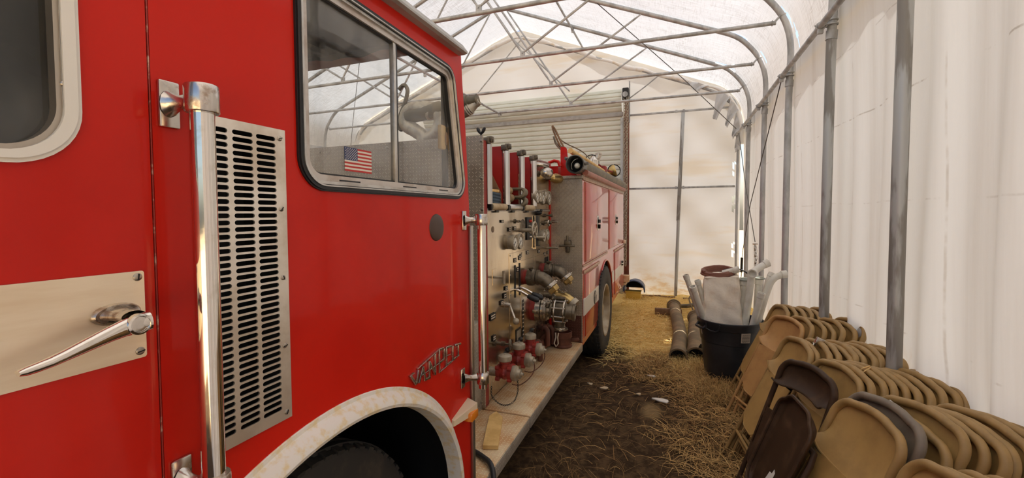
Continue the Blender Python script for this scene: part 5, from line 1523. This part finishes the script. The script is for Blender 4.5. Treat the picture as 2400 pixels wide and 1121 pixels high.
# ------------------------------------------------------------------ folding chairs
def chair(kind, mats, name='folding_chair', gap=0.0):
    """folded chair standing upright on z = 0, seat side facing -x; mats: (frame, panel)"""
    fm, pm = mats
    t = empty(name, (0, 0, 0))
    H_ = .965
    P = [(0, -.225, .012), (0, -.217, .35), (0, -.208, .78)]
    P += [(0, -.208 + .085 * (1 - math.cos(R(a))), .845 + .092 * math.sin(R(a))) for a in (8, 18, 28, 38, 48, 58, 68, 79, 90)]
    P += [(0.004, -.06, .951), (.006, 0, .955)]
    P += [(x, -y, z) for x, y, z in reversed(P[:-1])]
    rr_ = [.0125 if z < .6 else (.015 if z < .82 else .0175) for x, y, z in P]
    g = MB(); g.tube(P, rr_, 10); g.build('front_frame', fm, t)
    def back(u, v):
        y = (2 * u - 1); z = .948 - .250 * v
        w = .196 + .006 * v
        yy = y * w
        top = .945 - .095 * max(0, (abs(y) - .62) / .38) ** 2.2
        z = top + (.690 + gap - (.028 - gap * .9) * (1 - y * y) - top) * v
        z += .034 * v ** 3 * max(0, (abs(y) - .62) / .38) ** 2.4
        x = .006 + .040 * (1 - y * y) * (.35 + .65 * v) - .046 * max(0, (v - .30) / .70) ** 2.2
        return (x, yy, z)
    g = MB(); g.grid(back, 22, 14, thick=(.0045, 0, 0))
    g.tube([(back(i / 22, 1)[0] - .001, back(i / 22, 1)[1], back(i / 22, 1)[2]) for i in range(23)], .0055, 6)
    g.build('backrest', pm, t)
    def seat(u, v):
        y = 2 * u - 1
        w = .188 - .018 * v - .07 * max(0, (v - .84) / .16) ** 2
        z = .668 - gap * .5 - .380 * v + .018 * (1 - y * y) * 0 - .02 * (1 - abs(y) ** 3) * v
        x = -.030 + .020 * (1 - y * y) * (1 - .5 * v) + .014 * max(0, abs(y) - .8) / .2 - .018 * v
        return (x, y * w, z)
    g = MB(); g.grid(seat, 12, 10, thick=(.005, 0, 0))
    rim = [seat(i / 12, 1) for i in range(13)]; rim = [seat(0, v / 8) for v in range(1, 8)] + rim + [seat(1, v / 8) for v in range(7, 0, -1)]
    g.tube([(x + .006, y, z) for x, y, z in rim], .0075, 6)
    g.build('seat', pm, t)
    for s in (-1, 1):
        g = MB(); g.tube([(.030, s * .178, .010), (.022, s * .180, .30), (.0, s * .184, .52), (-.012, s * .186, .60)], .0115, 8); g.build('rear_leg', fm, t)
        g = MB(); g.bar((-.016, s * .196, .40), (.0, s * .204, .66), .004, .018, up=(1, 0, 0)); g.build('link', fm, t)
    g = MB(); g.cyl((0, -.222, .17), (0, .222, .17), .010, n=8); g.build('front_stretcher', fm, t)
    g = MB(); g.cyl((.026, -.18, .13), (.026, .18, .13), .009, n=8); g.build('rear_stretcher', fm, t)
    return t


def copy_tree(r):
    c = r.copy(); COL.objects.link(c)
    for k in ('label', 'category', 'group'):
        if k in c: del c[k]
    for ch in list(r.children):
        d_ = ch.copy(); COL.objects.link(d_); d_.parent = c
    return c


USED = {}


def put_chair(proto, x, y, lean, z, rz, label, group, roll=0.0):
    if proto.name not in USED: USED[proto.name] = 1; o = proto
    else: o = copy_tree(proto)
    o.location = (x, y, z)
    o.rotation_euler = (Matrix.Rotation(rz, 3, 'Z') @ Matrix.Rotation(lean, 3, 'Y') @ Matrix.Rotation(roll, 3, 'X')).to_euler()
    return tag(o, label, 'chair', group)


c_tan = chair('tan', (mat_tan, mat_tan2))
c_rust = chair('rust', (mat_rust_chair, mat_rust_chair))
c_gry = chair('grey', (mat_grychair, mat_grychair))
c_dark = chair('dark', (mat_dkchair, mat_dkchair), gap=.075)
LEAN = R(24)
ORDN = ['first', 'second', 'third', 'fourth', 'fifth', 'sixth', 'seventh', 'eighth', 'ninth', 'tenth', 'eleventh']
ROWS = [  # foot x of the front chair, y centre, count, pitch, name of the row, height, turn, key
    (.500, 4.36, 6, .052, 'farthest row beside the bin', .012, 5, 'A'),
    (.560, 3.92, 6, .060, 'row one from the bin', .005, 8, 'B'),
    (.375, 3.20, 11, .042, 'third row from the bin', .012, 8, 'C'),
    (.475, 2.74, 11, .043, 'row behind the dark brown chairs', -.002, 14, 'D'),
    (.535, 2.13, 10, .045, 'row with the pink tag', .028, 14, 'F'),
    (.430, 1.60, 8, .050, 'nearest row at the bottom edge', .03, 8, 'H'),
]
GRP = 'folding chairs stacked in rows'
put_chair(c_tan, .395, 2.115, LEAN, .012, R(12), 'tan folding chair with smooth broad back, standing before the grey brown chair', GRP)
put_chair(c_gry, .462, 2.135, LEAN, .040, R(13), 'grey brown folding chair, the only greyish one among the tan chairs', GRP)
put_chair(c_rust, .490, 3.88, LEAN, -.006, R(20), 'rust stained folding chair leading the row one from the bin', GRP)
for fx_, yc, n, pit, rn, dz, rz_, key in ROWS:
    for k in range(n):
        rr_ = random.Random(k * 17 + ord(key) * 5)
        jy = rr_.uniform(-.018, .018); jz = rr_.uniform(-.016, .008); jl = rr_.uniform(-.014, .012); jr = rr_.uniform(-.02, .02); jx = rr_.uniform(-.008, .008)
        if key == 'F' and k == 0: jz = -.045
        if key == 'F' and k == 1: jz = .012
        if key == 'B' and k == 5: jz = .02
        lab = 'tan folding chair, %s from the front in the %s' % (ORDN[k], rn)
        if key == 'F' and k == 0: lab = 'tan folding chair sunk low right behind the grey brown chair'
        if key == 'F' and k == 1: lab = 'tan folding chair with a torn pink tag on its back'
        if key == 'F' and k > 1: lab = 'tan folding chair, %s behind the one with the pink tag' % ORDN[k - 2]
        if key == 'A' and k == 0: lab = 'tan folding chair right beside the black bin, legs and stretchers bare'
        co = put_chair(c_tan, fx_ + pit * k + (jx if k else 0), yc + (jy if k else 0), LEAN + (jl if k else 0) + .05 * k / n, dz + (jz if k or key == 'F' else 0), R(rz_ + (rr_.uniform(-3, 3) if k else 0)), lab, GRP, jr if k else 0)
        if key == 'F' and k == 1:
            for nm_, mt_, pts in (('torn_tag', mat_tag_pink, [(-.023, .115, .885), (-.023, .025, .850), (-.023, .020, .825), (-.023, .108, .860)]), ('tag_paper', mat_paper, [(-.025, .135, .925), (-.025, .085, .915), (-.025, .060, .885), (-.025, .120, .878)])):
                g = MB(); g.add(pts + [(x + .002, y, z) for x, y, z in pts], [(0, 1, 2, 3), (7, 6, 5, 4), (0, 4, 5, 1), (1, 5, 6, 2), (2, 6, 7, 3), (3, 7, 4, 0)])
                o_ = g.build(nm_, mt_, None, False); o_.parent = co; ORG.pop(o_.name, None)
        if key == 'C' and k == 2:
            g = MB(); g.box(-.024, .024, .02, .045, .93, .985, bev=.004); g.torus((-.026, .03, .925), (1, 0, 0), .014, .004, 10, 5); o_ = g.build('clip', mat_silver, None); o_.parent = co; ORG.pop(o_.name, None)
        if key == 'D' and k == 2:
            g = MB(); g.tube([(.012, -.02, .985), (-.022, -.03, .96), (-.03, -.01, .90), (-.02, -.03, .86)], .0035, 5); g.tube([(.012, -.03, .98), (-.022, -.05, .95), (-.03, -.035, .89)], .003, 5); o_ = g.build('wire_tie', mat_wood, None); o_.parent = co; ORG.pop(o_.name, None)
put_chair(c_dark, .400, 2.68, R(20), -.035, R(22), 'dark brown folding chair with an open gap below its arched back', GRP)


# second dark chair: seat pan folded up in front
t = empty('folding_chair', (0, 0, 0))
g = MB(); P = [(0, -.21, .01), (0, -.205, .45), (.01, -.20, .66), (.02, -.17, .705), (.02, .17, .705), (.01, .20, .66), (0, .205, .45), (0, .21, .01)]
g.tube(P, .0135, 9); g.build('front_frame', mat_dkchair, t)
def pan(u, v):
    y = 2 * u - 1
    e_ = max(abs(y), abs(2 * v - 1)); rim_ = max(0, (e_ - .86) / .14)
    w = .205 - .02 * v - .06 * max(0, (v - .84) / .16) ** 2.5 - .06 * max(0, (.16 - v) / .16) ** 2.5
    return (-.035 + .022 * (1 - rim_ ** 2), y * w, .85 - .53 * v - .035 * max(0, (abs(y) - .5) / .5) ** 2.5 * (1 - v) ** 4)
g = MB(); g.grid(pan, 32, 40, thick=(.006, 0, 0)); rim = [pan(0, v / 30) for v in range(31)] + [pan(u / 20, 1) for u in range(1, 21)] + [pan(1, 1 - v / 30) for v in range(1, 31)] + [pan(1 - u / 20, 0) for u in range(1, 20)]
g.tube([(x - .002, y, z) for x, y, z in rim], .009, 7, closed=True); g.build('seat', mat_dkchair, t)
g = MB(); g.plate([(-.03, .37), (.035, .40), (.02, .47), (-.005, .475), (-.01, .50), (-.03, .49)], [], 'X', -.0145, -.0155); g.build('torn_sticker', mat_paper, t, smooth=False, label='torn white sticker')
for s in (-1, 1):
    g = MB(); g.tube([(-.03, s * .17, .02), (-.02, s * .175, .28), (-.005, s * .18, .5)], .0115, 8); g.build('rear_leg', mat_dkchair, t)
g = MB(); g.cyl((0, -.205, .16), (0, .205, .16), .010, n=8); g.build('front_stretcher', mat_dkchair, t)
g = MB(); g.tube([(-.03, -.17, .30), (-.05, -.10, .285), (-.05, .10, .285), (-.03, .17, .30)], .011, 8); g.build('worn_stretcher', mat_oldwood, t, label='stretcher with worn paint')
t.location = (.285, 2.40, -.01); t.rotation_euler = (Matrix.Rotation(R(6), 3, 'Z') @ Matrix.Rotation(R(22), 3, 'Y')).to_euler()
tag(t, 'dark brown folding chair whose raised seat pan carries a torn white sticker', 'chair', GRP)
# a torn tag, a clip and a twist of wire on three of the chairs
def cluttag(name, pts, label, cat, mat, th=.002):
    g = MB(); P = [Vector(p) for p in pts]; n_ = (P[1] - P[0]).cross(P[2] - P[0]).normalized() * th
    k = len(P); g.add([p for p in P] + [p + n_ for p in P], [tuple(range(k)), tuple(range(2 * k - 1, k - 1, -1))] + [(i, (i + 1) % k, k + (i + 1) % k, k + i) for i in range(k)])
    return single(g, name, mat, tuple(P[0]), label, cat, smooth=False)

# ------------------------------------------------------------------ black bin and what it holds
BX, BY = .525, 4.955
t = empty('rubbish_bin', (BX, BY, 0), 'big black plastic bin holding pipes and a white sack', 'bin')
g = MB()
g.lathe((BX, BY, -.01), (0, 0, 1), [(0, .0), (0, .215), (.03, .228), (.30, .258), (.42, .268), (.425, .276), (.45, .279), (.56, .290), (.565, .300), (.60, .306), (.612, .312), (.640, .312), (.645, .306), (.640, .294), (.60, .286), (.42, .262), (.04, .215), (.035, 0)], 48, cap=False)
g.build('bin_body', mat_bin, t)
for s, ang in ((0, 205), (1, 25)):
    g = MB(); a = R(ang)
    for d_ in (-.26, .26): g.cyl((BX + .30 * math.cos(a + d_), BY + .30 * math.sin(a + d_), .585), (BX + .326 * math.cos(a + d_ * .8), BY + .326 * math.sin(a + d_ * .8), .555), .012, n=8)
    g.tube([(BX + .326 * math.cos(a + d_), BY + .326 * math.sin(a + d_), .553) for d_ in np.linspace(-.22, .22, 8)], .014, 8); g.build('carry_handle', mat_bin, t)
g = MB(); a0 = R(262); g.tube([(BX + .315 * math.cos(a), BY + .315 * math.sin(a), z) for a, z in ((R(222), .615), (R(222), .56), (R(231), .545), (R(241), .545), (R(246), .56), (R(248), .615))], .008, 6); g.build('grip_rim', mat_bin, t)
g = MB(); aL = R(293)
g.grid(lambda u, v: (BX + (.283 + .012 * v) * math.cos(aL + (u - .5) * .30), BY + (.283 + .012 * v) * math.sin(aL + (u - .5) * .30), .455 + .095 * v), 6, 3, thick=(.001, -.003, 0)); lb = g.build('paper_label', mat_label, t, fix=False)
g = MB()
for k in range(7):
    v = .10 + .125 * k
    g.grid(lambda u, w: (BX + (.2875 + .012 * v) * math.cos(aL + (u - .5) * .26), BY + (.2875 + .012 * v) * math.sin(aL + (u - .5) * .26), .455 + .095 * (v + .05 * w + .02 * math.sin(25 * u + k))), 12, 1)
g.build('label_print', mat_ink, lb, fix=False)
t = empty('woven_sack', (.42, 4.85, .62), 'white woven sack standing upright in the black bin', 'sack')
g = MB()
ctr = Vector((.452, 4.925, 0))
def sack(u, v):
    a = 2 * math.pi * u; sq = 1 / (abs(math.cos(a)) ** 6 + abs(math.sin(a)) ** 6) ** (1 / 6)
    z = .46 + .60 * v
    w = (.205 - .040 * v ** 1.5 + .008 * math.sin(9 * v)); dp = .095 - .02 * v
    cr = .005 * math.sin(7 * a + 9 * v) + .003 * math.sin(23 * v + 5 * a) + .002 * math.sin(31 * a - 17 * v)
    return (ctr.x + .0 - .01 * v + (w + cr) * sq * math.cos(a) * .92, ctr.y + (dp + cr) * sq * math.sin(a) + .03 * v, z + .012 * math.cos(a) * v)
g.grid(sack, 64, 30); g.build('sack_body', mat_sack, t, fix=True)
g = MB(); g.grid(lambda u, v: (ctr.x + .155 * (2 * u - 1) - .01, ctr.y + .03 - .075 + .15 * v, 1.058 + .012 * math.sin(8 * u) * math.sin(3 * v) + .010 * (2 * u - 1)), 14, 6, thick=(0, 0, -.006)); g.build('folded_mouth', mat_sack, t, fix=False)
t = empty('coiled_hose', (.40, 5.02, 1.05), 'coil of brown rubber hose lying on top of the white sack', 'hose')
g = MB()
P = []
for k in range(110):
    a = k * .38; r_ = .145 - .02 * math.sin(k * .21); P.append((.42 + r_ * math.cos(a), 5.02 + .11 * math.sin(a), 1.075 + .045 * (k / 110) * (1 + .2 * math.sin(a)) + .02 * math.sin(a + .5)))
g.tube(P, .0135, 7); g.build('hose_coil', mat_brownhose, t)


def pvc(path, r, label, elbow=None, mat=mat_pvc, cap=None):
    t = empty('plastic_pipe', path[0], label, 'pipe', 'plastic pipes in the bin')
    d_ = (Vector(path[-1]) - Vector(path[-2])).normalized()
    g = MB(); g.tube(path, r, 14, cap=False); g.tube(list(reversed(path)), r * .86, 14, cap=False); g.build('pipe_wall', mat, t, fix=False)
    g = MB(); g.lathe(Vector(path[-1]) - d_ * .05, d_, [(0, r), (.005, r * 1.18), (.052, r * 1.18), (.052, r * .88), (.03, r * .86)], 14, cap=False); g.build('socket', mat, t)
    g = MB(); g.lathe(Vector(path[-1]) - d_ * .06, d_, [(0, r * .84), (.002, 0)], 12); g.build('bore', mat_dark, t)
    if cap:
        g = MB(); g.lathe(Vector(path[-1]), d_, [(0, r * 1.2), (.01, r * 1.75), (.02, r * 1.75), (.024, r * 1.3), (.034, r * 1.2), (.036, 0)], 20); g.build('flange_cap', mat_pvcgrn, t)
    return t


pvc([(.36, 5.0, .25), (.22, 4.93, .70), (.10, 4.86, 1.07)], .026, 'white plastic pipe leaning furthest left out of the bin')
pvc([(.38, 5.02, .25), (.265, 4.88, .66), (.165, 4.76, .97)], .030, 'white plastic pipe just left of the sack, open end facing up')
pvc([(.40, 5.04, .25), (.30, 4.98, .72), (.215, 4.93, 1.01)], .026, 'white plastic pipe half hidden behind the left edge of the sack')
pvc([(.60, 5.0, .22), (.635, 4.98, .7), (.655, 4.97, 1.02)], .034, 'upright plastic pipe with a wide grey-green cap next to the sack', cap=1)
pvc([(.72, 5.02, .22), (.775, 5.0, .7), (.79, 5.0, 1.035)], .032, 'upright plastic pipe with a grey-green cap near the right rim', cap=1)
pvc(smooth_path([(.62, 4.93, .25), (.675, 4.9, .75), (.705, 4.88, 1.05), (.72, 4.88, 1.12), (.76, 4.89, 1.155), (.83, 4.92, 1.20), (.86, 4.93, 1.215)], 4), .034, 'thick plastic pipe with the highest bend, its elbow facing right')
g = MB(); g.lathe((.725, 4.86, 1.125), (-.35, -.93, -.1), [(-.03, .036), (.04, .036), (.045, .043), (.07, .043), (.07, .033), (.03, .030), (.03, 0)], 16); o = g.build('tee_branch', [mat_pvc], [q for q in bpy.data.objects if q.get('label', '').startswith('thick plastic pipe with the highest')][0])
pvc(smooth_path([(.70, 4.93, .25), (.80, 4.93, .72), (.86, 4.93, .95), (.89, 4.93, 1.03), (.93, 4.935, 1.075), (.985, 4.94, 1.10), (1.02, 4.945, 1.108)], 4), .032, 'plastic pipe bent far right over the chair row')
pvc([(.74, 5.06, .25), (.84, 5.08, .75), (.89, 5.10, 1.02), (.93, 5.12, 1.09)], .028, 'plastic pipe standing behind the bent pipe at the right')
pvc([(.66, 4.88, .25), (.72, 4.84, .62), (.785, 4.80, .93)], .030, 'straight plastic pipe in front of the capped pipes')
pvc([(.46, 4.98, 1.09), (.53, 4.96, 1.115), (.60, 4.94, 1.14)], .028, 'short white pipe lying on the folded mouth of the sack')
g = MB(); g.tube(smooth_path([(.46, 4.98, 1.12), (.58, 5.0, 1.14), (.68, 5.0, 1.10), (.74, 5.02, 1.02)], 5), .007, 6); single(g, 'loose_cable', mat_cableb, (.6, 5.0, 1.0), 'black cord arching from the sack to the capped pipes', 'cord')

# ------------------------------------------------------------------ on the ground
def suction(pts, r, label, ears=True):
    t = empty('suction_pipe', pts[0], label, 'pipe', 'old suction pipes on the ground')
    P = smooth_path(pts, 8); d_ = (Vector(P[0]) - Vector(P[1])).normalized()
    g = MB(); g.tube(P, [r * (1 + .008 * math.sin(k * 2.2)) for k in range(len(P))], 18, cap=False); g.build('hose_wall', mat_hose_old, t)
    g = MB(); g.lathe(P[0], d_, [(-.21, r * .9), (-.205, r * 1.08), (-.02, r * 1.10), (0, r * 1.16), (.02, r * 1.16), (.02, r * .95), (-.15, r * .9)], 22, cap=False); g.build('end_coupling', mat_hose_old, t)
    g = MB(); g.lathe(Vector(P[0]) - d_ * .12, d_, [(0, r * .93), (.002, 0)], 18); g.build('bore', mat_dark, t)
    e_ = Vector(P[-1]); g = MB(); g.lathe(e_ + d_ * .12, -d_, [(0, r), (.01, r * 1.15), (.06, r * 1.15), (.065, r * 1.35), (.11, r * 1.35), (.115, r * .9)], 18); g.build('far_coupling', mat_hose_old, t)
    if ears:
        g = MB(); c = Vector(P[0]) - d_ * .02
        for a in (65, -20, 160):
            u = Vector((math.cos(R(a)), 0, math.sin(R(a)))); g.bar(c + u * r * 1.05, c + u * r * 1.75 + d_ * .03, .05, .022, bev=.006)
        g.build('cam_lever', mat_black_metal, t)
    return t


suction([(.035, 5.24, .085), (.045, 5.6, .09), (.06, 6.2, .095), (.035, 6.9, .10), (.0, 7.5, .105), (-.02, 8.0, .11)], .088, 'old brown suction pipe lying left, open end toward the camera', False)
suction([(.225, 5.34, .085), (.235, 5.8, .09), (.26, 6.5, .09), (.30, 7.3, .09)], .092, 'old brown suction pipe with cam levers lying beside the black bin')
g = MB(); g.tube(smooth_path([(.30, 7.7, .06), (.22, 7.9, .25), (.28, 8.0, .31), (.38, 7.9, .22)], 5), .012, 7); single(g, 'dark_hoop', mat_hose_old, (.3, 7.8, .05), 'thin dark hoop standing behind the suction pipes', 'hoop')
g = MB(); g.box(.08, .50, 7.55, 7.62, .0, .14, bev=.01, mat=Matrix.Rotation(R(3), 4, 'Z')); single(g, 'dark_plank', mat_oldwood, (0, 7.6, 0), 'dark plank lying across behind the suction pipes', 'plank')
g = MB(); g.tube(smooth_path([(.08, 8.25, .06), (.2, 8.1, .10), (.34, 8.15, .12), (.42, 8.0, .09)], 4), .035, 9); single(g, 'grey_hose_end', mat_hose_dark, (.2, 8.2, 0), 'dull hose end curled behind the suction pipes', 'hose')
t = empty('yellow_crate', (-.77, 8.95, 0), 'small yellow plastic crate near the end wall beneath the blue half tub', 'crate')
g = MB(); g.box(-.92, -.64, 8.84, 9.05, .0, .17, bev=.012); g.build('crate_box', mat_yellow, t)
g = MB(); g.box(-.93, -.63, 8.83, 9.06, .150, .172, bev=.006); g.build('crate_lip', mat_yellow, t)
t = empty('half_tub', (-.72, 9.0, .17), 'blue plastic half tub lying over the yellow crate', 'tub')
g = MB()
vs = []; N_ = 18
for k in range(N_ + 1):
    a = R(-8 + 196 * k / N_)
    for (y, r_) in ((8.80, .20), (9.20, .19)):
        vs.append((-.76 + r_ * math.cos(a), y, .20 + .95 * r_ * math.sin(a)))
vs2 = [(x * 1.0 + (.76 + x) * (-.07), y, z - .010) for x, y, z in vs]
g.add(vs, [(2 * k, 2 * k + 1, 2 * k + 3, 2 * k + 2) for k in range(N_)]); g.add(vs2, [(2 * k, 2 * k + 2, 2 * k + 3, 2 * k + 1) for k in range(N_)])
g.tube([vs[2 * k] for k in range(N_ + 1)], .012, 7); g.build('tub_wall', mat_blue, t, fix=False)
g = MB(); g.plate([(-.76 + .18 * math.cos(R(a)), .20 + .17 * math.sin(R(a))) for a in np.linspace(0, 180, 16)], [], 'Y', 9.16, 9.18); g.build('tub_end', mat_dark, t, smooth=False)
# debris along the foot of the end wall
for k, (x, y, ln, a) in enumerate(((-.45, 9.25, .35, 8), (-.15, 9.3, .30, -12), (.35, 9.2, .42, 4))):
    g = MB(); g.bar((x - ln / 2, y - .03, .03), (x + ln / 2, y + ln * math.sin(R(a)), .035), .05, .03, bev=.008)
    single(g, 'scrap_batten', mat_oldwood, (x, y, .03), ('dark scrap of wood right of the yellow crate', 'dark scrap of wood left of the upright at the end wall', 'dark scrap of wood at the end wall behind the suction pipes')[k], 'wood scrap')
def scrap(name, x, y, sx_, sy, rz, mat, label, cat='paper scrap'):
    g = MB(); rr_ = random.Random(int(abs(x * 1000 + y * 77)))
    pts = []
    for k in range(9):
        a = 2 * math.pi * k / 9; q = rr_.uniform(.7, 1.05); pts.append(Vector((sx_ * q * math.cos(a), sy * q * math.sin(a), .012 + .004 * math.sin(2 * a))))
    mr = Matrix.Rotation(R(rz), 3, 'Z')
    P = [mr @ p_ + Vector((x, y, .012)) for p_ in pts]; c = Vector((x, y, .030))
    b_ = [p_ - Vector((0, 0, .008)) for p_ in P]
    g.add(P + b_ + [c], [(i, (i + 1) % 9, 18) for i in range(9)] + [(9 + i, 9 + (i + 1) % 9, (i + 1) % 9, i) for i in range(9)] + [tuple(range(17, 8, -1))])
    return single(g, name, mat, (x, y, .01), label, cat, smooth=False)


scrap('paper_scrap', -.125, 4.13, .085, .035, -12, mat_paper, 'largest white paper scrap lying on the bare soil')
scrap('paper_scrap', -.235, 4.72, .05, .025, -8, mat_paper, 'thin white paper scrap nearest the grass')
scrap('paper_scrap', -.645, 4.24, .045, .03, 20, mat_bark, 'pale curled scrap near the step edge')
scrap('wood_chip', -.79, 4.30, .035, .02, -20, mat_bark, 'pale chip closest to the rear wheel', 'chip')
scrap('wood_chip', -.32, 4.20, .03, .018, 10, mat_bark, 'pale chip between the two paper scraps', 'chip')

# ------------------------------------------------------------------ dry straw and grass (uncountable)
def straw(name, n, xr, yr, length, width, lift, mat, label, dens=None, upright=0.0, seed=1, flow=None):
    r = np.random.default_rng(seed)
    m_ = n * 3
    x = r.uniform(*xr, m_); y = r.uniform(*yr, m_)
    if dens is not None:
        keep = r.uniform(0, 1, m_) < dens(x, y)
        x, y = x[keep][:n], y[keep][:n]
    else:
        x, y = x[:n], y[:n]
    n = len(x)
    L = r.uniform(*length, n); a = r.uniform(0, 2 * np.pi, n)
    if flow is not None: a = flow + r.normal(0, .8, n)
    curl = r.normal(0, .55, n); z0 = .010 * np.abs(r.normal(0, 1, n)); h = np.abs(r.normal(0, lift, n)); up = upright * r.uniform(.3, 1, n)
    K = 4
    V = np.zeros((n, K, 2, 3))
    gz = .0096 * np.sin(3.1 * x + 1.3 * y) + .008 * np.sin(7.3 * y - 4.1 * x + 1) - .085 * np.exp(-((x + 1.05) / .42) ** 2 - ((y - 5.35) / 1.0) ** 2)
    w = r.uniform(*width, n)
    for k in range(K):
        t = k / (K - 1)
        ang = a + curl * t
        cx = x + L * t * np.cos(a + curl * t * .5); cy_ = y + L * t * np.sin(a + curl * t * .5)
        cz = gz + .004 + z0 + h * 4 * t * (1 - t) + up * L * t ** .8
        wt = w * (1 - .75 * t) * .5
        V[:, k, 0] = np.stack([cx - np.sin(ang) * wt, cy_ + np.cos(ang) * wt, cz], 1)
        V[:, k, 1] = np.stack([cx + np.sin(ang) * wt, cy_ - np.cos(ang) * wt, cz + wt], 1)
    verts = V.reshape(-1, 3)
    base = np.arange(n)[:, None] * (2 * K)
    q = []
    for k in range(K - 1):
        q.append(np.stack([base[:, 0] + 2 * k, base[:, 0] + 2 * k + 1, base[:, 0] + 2 * k + 3, base[:, 0] + 2 * k + 2], 1))
    F = np.stack(q, 1).reshape(-1, 4)
    me = bpy.data.meshes.new(name)
    me.vertices.add(len(verts)); me.vertices.foreach_set('co', verts.ravel())
    me.loops.add(F.size); me.loops.foreach_set('vertex_index', F.ravel())
    me.polygons.add(len(F)); me.polygons.foreach_set('loop_start', np.arange(len(F)) * 4)
    at = me.attributes.new('tone', 'FLOAT', 'POINT'); at.data.foreach_set('value', np.repeat(r.uniform(0, 1, n), 2 * K))
    me.update(calc_edges=True)
    me.materials.append(mat)
    o = bpy.data.objects.new(name, me); COL.objects.link(o)
    return tag(o, label, 'straw' if 'straw' in name else 'grass', None, 'stuff')


def strawmat(name, c1, c2):
    m, nt, p = newmat(name)
    at = nd(nt, 'ShaderNodeAttribute'); at.attribute_name = 'tone'
    nt.links.new(mixc(nt, at.outputs['Fac'], c1, c2), p.inputs['Base Color'])
    p.inputs['Roughness'].default_value = .7; p.inputs['Specular IOR Level'].default_value = .25
    return m


ms_dark = strawmat('dark_straw', (.10, .055, .022), (.44, .25, .09))
ms_mid = strawmat('tan_straw', (.36, .21, .07), (.80, .52, .20))
ms_gold = strawmat('golden_grass', (.82, .57, .18), (.97, .77, .34))


def d_near(x, y):
    c = .34 + .30 * np.sin(2.3 * x + 1.7 * y) + .22 * np.sin(5.1 * x - 3.3 * y + 1)
    c = c + np.clip((x - .05) * 2.2, -.25, .75)
    return np.clip(c, .10, 1)


straw('loose_straw', 9000, (-.95, 1.0), (1.2, 5.3), (.05, .22), (.002, .0042), .018, ms_dark, 'dark loose straw scattered over the bare soil', d_near, seed=3)
straw('loose_straw', 7500, (-.65, .85), (1.2, 5.2), (.06, .24), (.002, .0045), .022, ms_mid, 'pale loose straw thickest along the feet of the chairs', lambda x, y: np.clip(.10 + (x + .05) * 1.5 + .25 * np.sin(6 * y + 3 * x), .02, 1), seed=5)
straw('dry_grass', 13000, (-1.0, .92), (4.7, 9.35), (.07, .24), (.003, .007), .022, ms_gold, 'golden matted dry grass covering the far ground', lambda x, y: np.clip((y - 4.75 + .35 * np.sin(4 * x)) / 1.3, 0, 1) * np.clip((x + .82 + .35 * np.clip(y - 5.2, 0, 3)) * 5, 0, 1), .14, 7)
straw('dry_grass', 2200, (-.42, .30), (4.6, 5.6), (.05, .15), (.0015, .0035), .03, ms_mid, 'short dry grass at the edge of the bare soil', None, .3, 9)
straw('dry_grass', 1500, (.15, .62), (4.25, 5.1), (.06, .20), (.0015, .0035), .04, ms_mid, 'dry grass tufts around the foot of the black bin', None, .35, 13)
straw('dry_grass', 700, (-.02, .30), (4.95, 5.35), (.05, .13), (.0015, .0035), .03, ms_gold, 'grass tufts in front of the suction pipe mouths', None, .5, 15)

# ------------------------------------------------------------------ small tags on the chairs
def chair_pt(x, y, lean, p):
    return tuple(Vector((x, y, 0)) + Matrix.Rotation(lean, 3, 'Y') @ Vector(p))
